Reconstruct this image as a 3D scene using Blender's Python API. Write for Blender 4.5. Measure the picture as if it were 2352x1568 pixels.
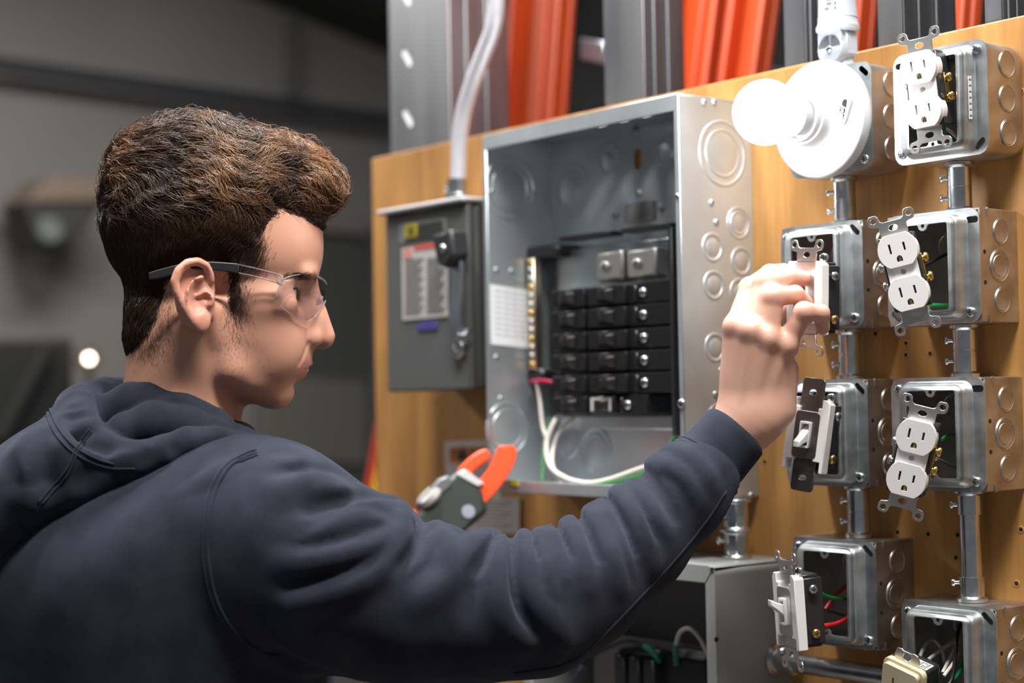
import bpy, bmesh, math, random
import numpy as np
from mathutils import Vector, Matrix, Euler
from mathutils.geometry import tessellate_polygon
for o in list(bpy.data.objects): bpy.data.objects.remove(o)
scene = bpy.context.scene
R = math.radians
PI = math.pi
# ------------------------------------------------------------------ camera
# world: X runs along the plywood board, Y goes into the board, Z is up.
# y = 0 is the plane of the box covers, the plywood face is at YB
CAMZ = 1.5
FPX = 3824.0
yaw, pit, rol = R(38.635), R(1.953), R(-1.004)
CAM = np.array([0.0, -1.2311, CAMZ])
FW = np.array([-math.cos(yaw)*math.cos(pit), math.sin(yaw)*math.cos(pit), math.sin(pit)])
RT = np.cross(FW, [0, 0, 1.0]); RT /= np.linalg.norm(RT)
UP = np.cross(RT, FW)
RT, UP = RT*math.cos(rol)+UP*math.sin(rol), -RT*math.sin(rol)+UP*math.cos(rol)
cd = bpy.data.cameras.new('camera')
cam = bpy.data.objects.new('camera', cd)
scene.collection.objects.link(cam)
cam.matrix_world = Matrix(((RT[0], UP[0], -FW[0], CAM[0]), (RT[1], UP[1], -FW[1], CAM[1]), (RT[2], UP[2], -FW[2], CAM[2]), (0, 0, 0, 1)))
cd.sensor_width = 36.0
cd.lens = FPX*36.0/2352.0
cd.clip_start = 0.05
cd.dof.use_dof = True
cd.dof.focus_distance = 1.475
cd.dof.aperture_fstop = 3.0
scene.camera = cam
# ------------------------------------------------------------------ light
scene.view_settings.view_transform = 'Standard'
scene.view_settings.look = 'None'
scene.view_settings.exposure = 0.0
scene.view_settings.gamma = 1.0
scene.view_settings.use_curve_mapping = False
w = bpy.data.worlds.new('room_ambient'); scene.world = w
w.use_nodes = True
w.node_tree.nodes['Background'].inputs[0].default_value = (0.93, 0.96, 1.0, 1)
w.node_tree.nodes['Background'].inputs[1].default_value = 0.14

def area(name, loc, target, sx, sy, power, col=(1, 1, 1)):
    l = bpy.data.lights.new(name, 'AREA'); l.shape = 'RECTANGLE'; l.size = sx; l.size_y = sy
    l.energy = power; l.color = col
    o = bpy.data.objects.new(name, l); scene.collection.objects.link(o)
    o.location = loc
    o.rotation_euler = (Vector(target)-Vector(loc)).to_track_quat('-Z', 'Y').to_euler()
    return o
# unseen overhead lamps: one over the board, others for the far room and fill
area('overhead_light', (-1.50, -0.34, 3.2), (-1.3, -0.30, 1.4), 1.2, 0.2, 85, (0.95, 0.97, 1.0))
area('overhead_light', (-0.30, -0.55, 3.2), (-1.0, -0.2, 1.4), 1.2, 0.2, 76, (1.0, 0.98, 0.95))  # added fill that brightens the face and the board front
area('overhead_light', (-4.4, -1.6, 3.3), (-4.8, -1.4, 0), 1.2, 0.3, 80, (1.0, 0.96, 0.9))
area('overhead_light', (-5.0, 1.2, 3.3), (-5.6, 1.2, 0), 1.2, 0.3, 60, (1.0, 0.96, 0.9))  # added to lift the dim far wall and door

# ------------------------------------------------------------------ pixel -> place helpers
def ray(px, py): return FW+RT*((px-1176)/FPX)-UP*((py-784)/FPX)
def PD(px, py, d): return CAM+ray(px, py)*d
def PY(px, py, y):
    k = ray(px, py); return CAM+k*((y-CAM[1])/k[1])
def PX(px, py, x):
    k = ray(px, py); return CAM+k*((x-CAM[0])/k[0])
YB = 0.055      # plywood face

# ------------------------------------------------------------------ materials
MATS = {}
def nodes_of(m): return m.node_tree.nodes, m.node_tree.links
def mat(name, col, rough=0.5, metal=0.0, spec=0.5, var=0.0, scale=60.0, bump=0.0, bscale=400.0, stretch=(1, 1, 1), rvar=0.0, **kw):
    if name in MATS: return MATS[name]
    m = bpy.data.materials.new(name); m.use_nodes = True
    N, L = nodes_of(m); b = N['Principled BSDF']
    b.inputs['Base Color'].default_value = (*col, 1)
    b.inputs['Roughness'].default_value = rough
    b.inputs['Metallic'].default_value = metal
    b.inputs['Specular IOR Level'].default_value = spec
    for k, v in kw.items(): b.inputs[k.replace('_', ' ')].default_value = v
    tc = N.new('ShaderNodeTexCoord'); mp = N.new('ShaderNodeMapping')
    mp.inputs['Scale'].default_value = stretch
    L.new(tc.outputs['Object'], mp.inputs['Vector'])
    if var > 0 or rvar > 0:
        n = N.new('ShaderNodeTexNoise'); n.inputs['Scale'].default_value = scale; n.inputs['Detail'].default_value = 5
        L.new(mp.outputs[0], n.inputs['Vector'])
        if var > 0:
            r = N.new('ShaderNodeValToRGB')
            r.color_ramp.elements[0].position = 0.3; r.color_ramp.elements[1].position = 0.7
            r.color_ramp.elements[0].color = (*[c*(1-var) for c in col], 1)
            r.color_ramp.elements[1].color = (*[min(1, c*(1+var)) for c in col], 1)
            L.new(n.outputs['Fac'], r.inputs['Fac']); L.new(r.outputs['Color'], b.inputs['Base Color'])
        if rvar > 0:
            mr = N.new('ShaderNodeMapRange'); mr.inputs['To Min'].default_value = rough-rvar; mr.inputs['To Max'].default_value = rough+rvar
            L.new(n.outputs['Fac'], mr.inputs['Value']); L.new(mr.outputs[0], b.inputs['Roughness'])
    if bump > 0:
        n2 = N.new('ShaderNodeTexNoise'); n2.inputs['Scale'].default_value = bscale; n2.inputs['Detail'].default_value = 3
        L.new(mp.outputs[0], n2.inputs['Vector'])
        bp = N.new('ShaderNodeBump'); bp.inputs['Strength'].default_value = bump; bp.inputs['Distance'].default_value = 0.001
        L.new(n2.outputs['Fac'], bp.inputs['Height']); L.new(bp.outputs[0], b.inputs['Normal'])
    MATS[name] = m
    return m

GALV = mat('galvanised_steel', (0.54, 0.57, 0.58), 0.43, 1.0, var=0.15, scale=60, rvar=0.10, bump=0.05, bscale=300)
GALVP = mat('galvanised_panel', (0.52, 0.56, 0.58), 0.36, 0.72, var=0.10, scale=16, rvar=0.08)
BOXST = mat('box_steel', (0.50, 0.47, 0.44), 0.42, 1.0, var=0.2, scale=38, rvar=0.1, bump=0.05, bscale=200)
ZINC = mat('zinc_fitting', (0.66, 0.68, 0.70), 0.24, 1.0, var=0.12, scale=80, rvar=0.06)
STRAP = mat('strap_steel', (0.60, 0.59, 0.57), 0.38, 1.0, var=0.08, scale=120)
BRASS = mat('brass', (0.80, 0.55, 0.18), 0.22, 1.0, var=0.15, scale=200)
STUD = mat('stud_steel', (0.30, 0.305, 0.32), 0.42, 1.0, var=0.12, scale=18, stretch=(1, 1, 0.15), rvar=0.1)
WHITE = mat('white_plastic', (0.80, 0.77, 0.76), 0.32, var=0.02)
PORC = mat('white_lampholder', (0.55, 0.55, 0.55), 0.3)
IVORY = mat('ivory_plastic', (0.66, 0.55, 0.36), 0.38, var=0.04)
BLACKP = mat('black_plastic', (0.018, 0.018, 0.02), 0.38)
BREAK = mat('breaker_plastic', (0.014, 0.013, 0.013), 0.22, var=0.15)
DARK = mat('hole_shade', (0.006, 0.006, 0.006), 0.9)  # near-black that paints the shade inside holes and slots
GREYP = mat('grey_pvc', (0.42, 0.45, 0.49), 0.42)
GREYPAINT = mat('grey_enamel', (0.27, 0.27, 0.26), 0.42, var=0.04, scale=12)
DISC = mat('dark_grey_enamel', (0.088, 0.092, 0.088), 0.42, var=0.06, scale=9)
PAPER = mat('paper', (0.62, 0.58, 0.56), 0.7)
INK = mat('ink', (0.03, 0.03, 0.03), 0.7)
WIRE_W = mat('white_insulation', (0.62, 0.56, 0.50), 0.4)
WIRE_G = mat('green_insulation', (0.01, 0.17, 0.05), 0.35)
WIRE_R = mat('red_insulation', (0.60, 0.015, 0.02), 0.35)
WIRE_K = mat('black_insulation', (0.012, 0.012, 0.014), 0.35)
ORANGE = mat('orange_fibreglass', (0.55, 0.066, 0.012), 0.45, var=0.12, scale=14, stretch=(1, 1, 0.1))
RED = mat('red_paint', (0.45, 0.03, 0.015), 0.5, var=0.1)
YEL = mat('yellow_paint', (0.75, 0.47, 0.02), 0.5)
TEAL = mat('teal_tape', (0.03, 0.22, 0.20), 0.5)

def wood_mat():
    m = bpy.data.materials.new('plywood'); m.use_nodes = True
    N, L = nodes_of(m); b = N['Principled BSDF']; b.inputs['Roughness'].default_value = 0.52
    tc = N.new('ShaderNodeTexCoord'); mp = N.new('ShaderNodeMapping'); mp.inputs['Scale'].default_value = (1, 1, 0.085)
    L.new(tc.outputs['Object'], mp.inputs['Vector'])
    n1 = N.new('ShaderNodeTexNoise'); n1.inputs['Scale'].default_value = 16; n1.inputs['Detail'].default_value = 6; n1.inputs['Distortion'].default_value = 1.2
    n2 = N.new('ShaderNodeTexNoise'); n2.inputs['Scale'].default_value = 180; n2.inputs['Detail'].default_value = 4
    n3 = N.new('ShaderNodeTexNoise'); n3.inputs['Scale'].default_value = 5; n3.inputs['Detail'].default_value = 2
    for n in (n1, n2): L.new(mp.outputs[0], n.inputs['Vector'])
    L.new(tc.outputs['Object'], n3.inputs['Vector'])
    r = N.new('ShaderNodeValToRGB'); e = r.color_ramp.elements
    e[0].position = 0.28; e[0].color = (0.21, 0.082, 0.018, 1)
    e[1].position = 0.72; e[1].color = (0.60, 0.315, 0.098, 1)
    k = e.new(0.5); k.color = (0.43, 0.205, 0.055, 1)
    a = N.new('ShaderNodeMath'); a.operation = 'MULTIPLY_ADD'; a.inputs[1].default_value = 0.22
    L.new(n2.outputs['Fac'], a.inputs[0]); 
    s = N.new('ShaderNodeMath'); s.operation = 'MULTIPLY_ADD'; s.inputs[1].default_value = 0.55; s.inputs[2].default_value = 0.0
    L.new(n1.outputs['Fac'], s.inputs[0])
    s2 = N.new('ShaderNodeMath'); s2.operation = 'MULTIPLY_ADD'; s2.inputs[1].default_value = 0.25
    L.new(n3.outputs['Fac'], s2.inputs[0]); L.new(s.outputs[0], s2.inputs[2]); L.new(s2.outputs[0], a.inputs[2])
    L.new(a.outputs[0], r.inputs['Fac']); L.new(r.outputs[0], b.inputs['Base Color'])
    bp = N.new('ShaderNodeBump'); bp.inputs['Strength'].default_value = 0.12; bp.inputs['Distance'].default_value = 0.001
    L.new(n2.outputs['Fac'], bp.inputs['Height']); L.new(bp.outputs[0], b.inputs['Normal'])
    MATS['plywood'] = m
    return m
WOOD = wood_mat()

# ------------------------------------------------------------------ mesh building
class MB:
    def __init__(s): s.v = []; s.f = []
    def add(s, vs, fs, M=None):
        o = len(s.v)
        if M is not None: vs = [M @ Vector(v) for v in vs]
        s.v += [tuple(v) for v in vs]; s.f += [tuple(i+o for i in f) for f in fs]
        return s
    def box(s, x0, x1, y0, y1, z0, z1, M=None):
        vs = [(x, y, z) for z in (z0, z1) for y in (y0, y1) for x in (x0, x1)]
        return s.add(vs, [(0, 2, 3, 1), (4, 5, 7, 6), (0, 1, 5, 4), (2, 6, 7, 3), (0, 4, 6, 2), (1, 3, 7, 5)], M)
    def cyl(s, p0, p1, r0, r1=None, n=20, caps=True):
        r1 = r0 if r1 is None else r1
        return s.tube([p0, p1], [r0, r1], n, caps)
    def tube(s, pts, rad, n=10, caps=True):
        pts = [Vector(p) for p in pts]
        if not hasattr(rad, '__len__'): rad = [rad]*len(pts)
        T = []
        for i in range(len(pts)):
            a = pts[max(0, i-1)]; b = pts[min(len(pts)-1, i+1)]
            T.append((b-a).normalized())
        t = T[0]; nrm = t.orthogonal().normalized()
        vs = []; fs = []
        for i, p in enumerate(pts):
            nrm = (nrm-T[i]*nrm.dot(T[i])).normalized(); bi = T[i].cross(nrm)
            for k in range(n):
                a = 2*PI*k/n
                vs.append(p+(nrm*math.cos(a)+bi*math.sin(a))*rad[i])
        for i in range(len(pts)-1):
            for k in range(n):
                k2 = (k+1) % n
                fs.append((i*n+k, i*n+k2, (i+1)*n+k2, (i+1)*n+k))
        if caps:
            fs.append(tuple(range(n-1, -1, -1))); fs.append(tuple(range((len(pts)-1)*n, len(pts)*n)))
        return s.add(vs, fs)
    def lathe(s, prof, M=None, n=28, caps=True):
        # prof: list of (r, h) ; axis local z
        vs = []; fs = []; m = len(prof)
        for r, h in prof:
            for k in range(n):
                a = 2*PI*k/n; vs.append((r*math.cos(a), r*math.sin(a), h))
        for i in range(m-1):
            for k in range(n):
                k2 = (k+1) % n
                fs.append((i*n+k, i*n+k2, (i+1)*n+k2, (i+1)*n+k))
        if caps and prof[0][0] > 1e-6: fs.append(tuple(range(n-1, -1, -1)))
        if caps and prof[-1][0] > 1e-6: fs.append(tuple(range((m-1)*n, m*n)))
        return s.add(vs, fs, M)
    def plate(s, outer, holes=(), y0=0.0, y1=0.001, M=None):
        # outline in (x,z); extruded from y0 (front) to y1 (back)
        loops = [outer]+list(holes)
        tri = tessellate_polygon([[Vector((x, z, 0)) for x, z in lp] for lp in loops])
        flat = [q for lp in loops for q in lp]; n = len(flat)
        vs = [(x, y0, z) for x, z in flat]+[(x, y1, z) for x, z in flat]
        fs = [tuple(t) for t in tri]+[tuple(i+n for i in t[::-1]) for t in tri]
        o = 0
        for lp in loops:
            k = len(lp)
            for i in range(k):
                j = (i+1) % k; fs.append((o+i, o+j, o+j+n, o+i+n))
            o += k
        return s.add(vs, fs, M)
    def loops(s, LL, close=False, M=None):
        n = len(LL[0]); vs = [p for l in LL for p in l]; fs = []
        for i in range(len(LL)-1):
            for k in range(n):
                k2 = (k+1) % n; fs.append((i*n+k, i*n+k2, (i+1)*n+k2, (i+1)*n+k))
        return s.add(vs, fs, M)
    def mesh(s, name, smooth=35):
        me = bpy.data.meshes.new(name); me.from_pydata(s.v, [], s.f)
        bm = bmesh.new(); bm.from_mesh(me); bmesh.ops.remove_doubles(bm, verts=bm.verts, dist=1e-6)
        bmesh.ops.recalc_face_normals(bm, faces=bm.faces); bm.to_mesh(me); bm.free()
        if smooth:
            me.shade_smooth(); me.set_sharp_from_angle(angle=R(smooth))
        return me
    def obj(s, name, m, parent=None, bevel=0.0, smooth=35, seg=1, label=None):
        me = s.mesh(name, smooth)
        if parent is None:                      # origin at the base of the thing
            a = np.array([v.co[:] for v in me.vertices])
            c = Vector(((a[:, 0].min()+a[:, 0].max())/2, (a[:, 1].min()+a[:, 1].max())/2, a[:, 2].min()))
            me.transform(Matrix.Translation(-c))
        o = bpy.data.objects.new(name, me); scene.collection.objects.link(o)
        me.materials.append(m)
        if parent is None: o.location = c
        else: o.parent = parent
        if bevel:
            b = o.modifiers.new('bevel', 'BEVEL'); b.width = bevel; b.segments = seg; b.limit_method = 'ANGLE'; b.angle_limit = R(40)
        if label: o['label'] = label
        return o
def tag(o, label, cat, group=None):
    o['label'] = label; o['category'] = cat
    if group: o['group'] = group
    return o
def thing(name, label, cat, loc=(0, 0, 0), rot=None, group=None):
    o = bpy.data.objects.new(name, None); scene.collection.objects.link(o)
    o.empty_display_size = 0.05
    M = Matrix.Translation(Vector(loc))
    if rot is not None: M = M @ rot.to_4x4()
    o.matrix_world = M
    return tag(o, label, cat, group)
def struct(o): o['kind'] = 'structure'; return o
def share(o, parent, loc=(0, 0, 0), rot=None):
    c = o.copy(); scene.collection.objects.link(c); c.parent = parent; c.location = loc
    if rot is not None: c.rotation_euler = rot
    return c
def rrect(w, h, r, n=5, cx=0.0, cz=0.0):
    pts = []
    for (sx, sz, a0) in ((1, 1, 0), (-1, 1, 90), (-1, -1, 180), (1, -1, 270)):
        for k in range(n+1):
            a = R(a0+90*k/n)
            pts.append((cx+sx*(w/2-r)+r*math.cos(a), cz+sz*(h/2-r)+r*math.sin(a)))
    return pts
def circ(cx, cz, r, n=16, rz=None, a0=0):
    rz = rz or r
    return [(cx+r*math.cos(2*PI*k/n+a0), cz+rz*math.sin(2*PI*k/n+a0)) for k in range(n)]
def slot(cx, cz, l, w, ang, n=6):
    pts = []
    for s, a0 in ((1, -90), (-1, 90)):
        for k in range(n+1):
            a = R(a0+180*k/n); pts.append((s*(l/2-w/2)+w/2*math.cos(a), w/2*math.sin(a)))
    c, sn = math.cos(R(ang)), math.sin(R(ang))
    return [(cx+x*c-z*sn, cz+x*sn+z*c) for x, z in pts]
def smoothpath(pts, n=8):
    P = [np.array(p, float) for p in pts]; P = [2*P[0]-P[1]]+P+[2*P[-1]-P[-2]]; out = []
    for i in range(1, len(P)-2):
        for k in range(n):
            t = k/n
            out.append(0.5*((2*P[i])+(-P[i-1]+P[i+1])*t+(2*P[i-1]-5*P[i]+4*P[i+1]-P[i+2])*t*t+(-P[i-1]+3*P[i]-3*P[i+1]+P[i+2])*t**3))
    out.append(P[-2]); return out
# matrices that turn a local z axis into another direction
def axis(d, loc=(0, 0, 0)):
    return Matrix.Translation(Vector(loc)) @ Vector(d).normalized().to_track_quat('Z', 'Y').to_matrix().to_4x4()
SCREW_MESH = {}
def screw(parent, loc, d, r=0.0042, m=None, name='screw', shank=0.0):
    # pan-head cross-slot screw, head pointing along d
    key = (round(r, 5), m.name if m else 'z', shank)
    if key not in SCREW_MESH:
        mb = MB(); h = r*0.62
        if shank: mb.lathe([(r*0.55, -shank), (r*0.55, 0)], n=10)
        mb.lathe([(r, -0.0006), (r, h*0.35), (r*0.86, h*0.72), (r*0.55, h*0.95), (0.0001, h)], n=16)
        me = mb.mesh('screw', 50); me.materials.append(m or ZINC); me.materials.append(DARK)
        bm = bmesh.new(); bm.from_mesh(me)
        for a in (0, 1):
            g = bmesh.ops.create_cube(bm, size=1.0)
            S = (r*1.05, r*0.2, h*0.3) if a == 0 else (r*0.2, r*1.05, h*0.3)
            bmesh.ops.transform(bm, matrix=Matrix.Translation((0, 0, h*0.9)) @ Matrix.Diagonal((*S, 1)), verts=g['verts'])
            for f in {f for v in g['verts'] for f in v.link_faces}: f.material_index = 1
        bm.to_mesh(me); bm.free()
        SCREW_MESH[key] = me
    o = bpy.data.objects.new(name, SCREW_MESH[key]); scene.collection.objects.link(o)
    o.parent = parent
    o.matrix_local = axis(d, loc)
    return o
def wire(name, pts, r, m, label, group=None, n=8):
    o = MB().tube(smoothpath(pts), r, n).obj(name, m, smooth=60)
    return tag(o, label, 'wire', group)
def text_mesh(txt, size, M, mb):
    c = bpy.data.curves.new('t', 'FONT'); c.body = txt; c.size = size; c.align_x = 'CENTER'; c.align_y = 'CENTER'; c.resolution_u = 2
    o = bpy.data.objects.new('t', c); scene.collection.objects.link(o)
    dg = bpy.context.evaluated_depsgraph_get(); me = o.evaluated_get(dg).to_mesh()
    mb.add([v.co[:] for v in me.vertices], [tuple(p.vertices) for p in me.polygons], M)
    o.evaluated_get(dg).to_mesh_clear(); bpy.data.objects.remove(o); bpy.data.curves.remove(c)
    return mb
# text laid on a face whose normal is -y (reads along +x, up +z)
FACE = Matrix(((1, 0, 0, 0), (0, 0, -1, 0), (0, 1, 0, 0), (0, 0, 0, 1)))
# ================================================================== the setting
ZT = 1.5+0.3349-0.0
def flat_box(name, x0, x1, y0, y1, z0, z1, m):
    return struct(MB().box(x0, x1, y0, y1, z0, z1).obj(name, m, smooth=0))
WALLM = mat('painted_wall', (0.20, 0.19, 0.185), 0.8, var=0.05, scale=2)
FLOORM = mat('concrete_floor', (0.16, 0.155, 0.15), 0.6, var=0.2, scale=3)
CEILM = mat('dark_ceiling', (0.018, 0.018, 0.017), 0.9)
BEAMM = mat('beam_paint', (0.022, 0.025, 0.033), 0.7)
DARKWALL = mat('dark_grey_wall', (0.10, 0.098, 0.098), 0.8, var=0.1, scale=3)  # plain dark grey with slight random variation
flat_box('floor', -7.2, 3.0, -5.0, 4.6, -0.1, 0.0, FLOORM)
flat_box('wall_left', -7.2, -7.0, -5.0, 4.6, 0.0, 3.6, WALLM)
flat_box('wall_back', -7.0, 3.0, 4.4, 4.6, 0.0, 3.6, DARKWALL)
# sloping dark roof panel high in the far corner, seen past the post
a, b2 = PX(560, -30, -6.9), PX(1000, 150, -6.9)
mb = MB(); lo = [(-6.99, a[1], a[2]), (-6.99, b2[1], b2[2]), (-6.99, b2[1]+1.0, 3.6), (-6.99, a[1], 3.6)]
mb.plate([(p[1], p[2]) for p in lo], y0=0, y1=0.5, M=Matrix(((0, 1, 0, -6.99), (1, 0, 0, 0), (0, 0, 1, 0), (0, 0, 0, 1))))
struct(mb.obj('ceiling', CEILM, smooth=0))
# dark service pipe that runs along the far wall, with a hanger
p0, p1 = PX(-60, 139, -6.8), PX(960, 284, -6.8)
t = thing('service_pipe', 'thick dark pipe running across the grey wall behind the head', 'pipe', p0)
Q = lambda p: tuple(np.array(p)-p0)
MB().cyl(Q(p0), Q(p1), 0.033, n=16).obj('pipe', BEAMM, t)
h0 = PX(668, 225, -6.8); h1 = PX(672, 30, -6.8)
MB().cyl(Q(h0), Q(h1), 0.03, n=10).obj('hanger', mat('hanger_paint', (0.07, 0.068, 0.068), 0.8), t)
# things along the far wall
def px_box(name, x0, y0, x1, y1, X, depth, m, label, cat, bevel=0.01):
    c = [PX(x0, y0, X), PX(x1, y0, X), PX(x1, y1, X), PX(x0, y1, X)]
    mb = MB().plate([(p[1], p[2]) for p in c], y0=X, y1=X-depth, M=Matrix(((0, 1, 0, 0), (1, 0, 0, 0), (0, 0, 1, 0), (0, 0, 0, 1))))
    return tag(mb.obj(name, m, bevel=bevel, seg=2), label, cat)
# wall heater : brown hood with a pale dial
hx = -6.55
ht = thing('unit_heater', 'brown hooded heater with a pale round gauge on the wall behind the head', 'heater', PX(150, 560, hx))
o0 = PX(150, 560, hx)
def ppart(name, pts, X, depth, m, par, org, bevel=0.01):
    c = [PX(x, y, X)-org for x, y in pts]
    return MB().plate([(p[1], p[2]) for p in c], y0=X-org[0], y1=X-org[0]-depth, M=Matrix(((0, 1, 0, 0), (1, 0, 0, 0), (0, 0, 1, 0), (0, 0, 0, 1)))).obj(name, m, par, bevel=bevel, seg=2)
ppart('hood', [(120, 405), (235, 410), (250, 462), (60, 462)], hx, 0.3, mat('heater_hood', (0.17, 0.125, 0.095), 0.6), ht, o0)
ppart('casing', [(55, 462), (240, 462), (200, 520), (125, 572), (85, 570), (70, 500)], hx-0.02, 0.25, mat('heater_case', (0.03, 0.03, 0.028), 0.7), ht, o0)
c = PX(112, 528, hx)-o0
MB().lathe([(0.0001, 0.02), (0.05, 0.02), (0.055, 0.0)], M=axis((1, 0, 0), c)).obj('gauge', mat('gauge_glass', (0.13, 0.15, 0.14), 0.5), ht)
CAB = mat('black_cabinet', (0.012, 0.012, 0.012), 0.6)
cz0 = PX(0, 772, -5.6); c1 = PX(172, 790, -5.6)
ct = thing('machine_cabinet', 'black machine cabinet standing at the left behind the hood', 'cabinet', (-5.6, -3.2, 0))
bb = MB().box(-0.6, 0, cz0[1]-0.7+3.2, c1[1]+3.2, 0.0, cz0[2]).obj('casing', CAB, ct, bevel=0.02, seg=2)
st = PX(20, 1000, -5.58)
s0 = PX(0, 1010, -5.58)-np.array([-5.6, -3.2, 0]); s1 = PX(110, 800, -5.58)-np.array([-5.6, -3.2, 0])
MB().cyl(s0, s1, 0.03, n=10).obj('brace', mat('brace_black', (0.004, 0.004, 0.004), 0.8), ct)
# pilot lamp : small lit lamp, out of focus in the photograph
lp = PX(207, 823, -5.5)
lt = thing('work_lamp', 'small round lit lamp beside the black cabinet', 'lamp', (lp[0], lp[1], 0))
MB().cyl((-0.03, 0.01, 0), (-0.03, 0.01, lp[2]), 0.015, n=10).obj('post', mat('lamp_post', (0.06, 0.05, 0.045), 0.6), lt)
MB().lathe([(0.03, -0.06), (0.045, -0.02), (0.045, 0.0), (0.03, 0.0)], M=axis((1, -0.1, 0), (-0.012, 0, lp[2]))).obj('housing', mat('lamp_house', (0.10, 0.075, 0.06), 0.6), lt)
em = bpy.data.materials.new('lamp_glow'); em.use_nodes = True
bn = em.node_tree.nodes['Principled BSDF']; bn.inputs['Emission Color'].default_value = (1, 0.85, 0.68, 1); bn.inputs['Emission Strength'].default_value = 14
MB().lathe([(0.0001, 0.008), (0.010, 0.005), (0.013, 0.0), (0.0001, -0.002)], M=axis((1, -0.1, 0), (-0.008, 0, lp[2])), n=16).obj('lens', em, lt)
# low concrete block wall base and a dark steel door further right
door = thing('steel_door', 'dark grey steel door beside the plywood edge behind the face', 'door', PX(800, 1130, -6.9))
o0 = PX(800, 1130, -6.9)
ppart('leaf', [(600, 525), (850, 548), (850, 1160), (600, 1120)], -6.92, 0.06, mat('door_paint', (0.060, 0.062, 0.060), 0.6), door, o0)
ppart('lintel', [(600, 468), (850, 496), (850, 540), (600, 517)], -6.88, 0.10, mat('lintel_paint', (0.17, 0.15, 0.145), 0.7), door, o0)
ppart('kick_plate', [(600, 860), (846, 876), (846, 1070), (600, 1050)], -6.90, 0.04, mat('kick_plate', (0.135, 0.125, 0.115), 0.6), door, o0)

# ---------------------------------------------------------------- plywood board
xl = PY(853, 370, YB)[0]
XR = -0.45
holes_px = [(2081, 788), (2081, 815), (2137, 812), (2132, 1226), (2200, 1228), (2345, 1216), (2345, 210), (2340, 225),
            (1001, 921), (2196, 1280), (2335, 1340), (2080, 760), (2011, 766), (1757, 1060), (2062, 1222)]
bt = thing('plywood_board', 'large honey-coloured plywood board that carries the boxes', 'board', (xl, YB, 0.35))
bl = MB().box(0, XR-xl, 0, 0.018, 0, ZT-0.35).obj('panel', WOOD, bt, bevel=0.0015)
hm = MB().lathe([(0.0036, 0.0), (0.0033, 0.0004), (0.0022, 0.0005), (0.0018, 0.0001)], n=14).mesh('screw_hole')
hm.materials.append(mat('splintered_wood', (0.40, 0.20, 0.06), 0.8))
hd = MB().lathe([(0.0001, 0.0003), (0.0021, 0.0003), (0.0021, 0.0)], n=12).mesh('bore'); hd.materials.append(DARK)
for px, py in holes_px:
    p = PY(px, py, YB)
    ho = bpy.data.objects.new('screw_hole', hm); scene.collection.objects.link(ho); ho.parent = bt
    ho.matrix_local = axis((0, -1, 0), (p[0]-xl, 0, p[2]-0.35))
    h2 = bpy.data.objects.new('bore', hd); scene.collection.objects.link(h2); h2.parent = ho

# ---------------------------------------------------------------- steel posts behind the board
YS = YB+0.018
def post(pxa, pxb, pxc, label, holes=0, dots=False, pyt=20):
    xa = PY(pxa, pyt, YS)[0]; xb = PY(pxb, pyt, YS)[0]
    # depth of the side face from pixel pxc
    lo, hi = 0.0, 0.4
    for _ in range(40):
        m_ = (lo+hi)/2; pp = np.array([xb, YS+m_, 1.8]); d = pp-CAM; px = 1176+FPX*(d@RT)/(d@FW)
        if px < pxc: lo = m_
        else: hi = m_
    D = max(0.04, lo); W = xb-xa
    t = thing('steel_post', label, 'post', (xa, YS, 0), group='steel posts behind the board')
    out = [(0, 0), (W, 0), (W, D), (W-0.002, D), (W-0.002, 0.0)]
    hs = []
    if holes:
        for k in range(9): hs.append(slot(W*0.30, 1.72+k*0.083, 0.034, 0.012, -52))
    if dots:
        for k in range(34):
            for j in range(3): hs.append(circ(W*(0.2+0.3*j), 1.66+k*0.021+0.006*(j % 2), 0.0034, 8))
    MB().plate([(0, 0), (W, 0), (W, 3.4), (0, 3.4)], hs, 0, 0.002).obj('front_flange', STUD, t)
    mb = MB().box(W-0.002, W, 0.002, D, 0, 3.4)
    for q in (0.33, 0.66): mb.box(W, W+0.003, D*q-0.006, D*q+0.006, 0, 3.4)
    mb.obj('web', STUD, t, bevel=0.001)
    MB().box(0, W, D-0.002, D, 0, 3.4).obj('back_flange', STUD, t)
    if holes or dots: MB().box(0.004, W-0.004, 0.0022, 0.004, 1.5, 3.4).obj('hole_light_sheet', mat('hole_light_white', (0.9, 0.9, 0.9), 0.6, 0.0), t)  # added white sheet; its colour stands in for brightness seen through the holes
    return t
post(893, 1027, 1172, 'tall steel post with slanted slots at the left end of the board', holes=1)
post(1386, 1473, 1575, 'steel post with bright ridges rising behind the open panel')
post(1800, 1845, 1885, 'narrow steel post partly hidden behind the bulb')
post(2016, 2072, 2200, 'perforated steel post rising behind the sensor and outlet')
post(2262, 2300, 2345, 'steel post at the far right behind the top of the board')

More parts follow.
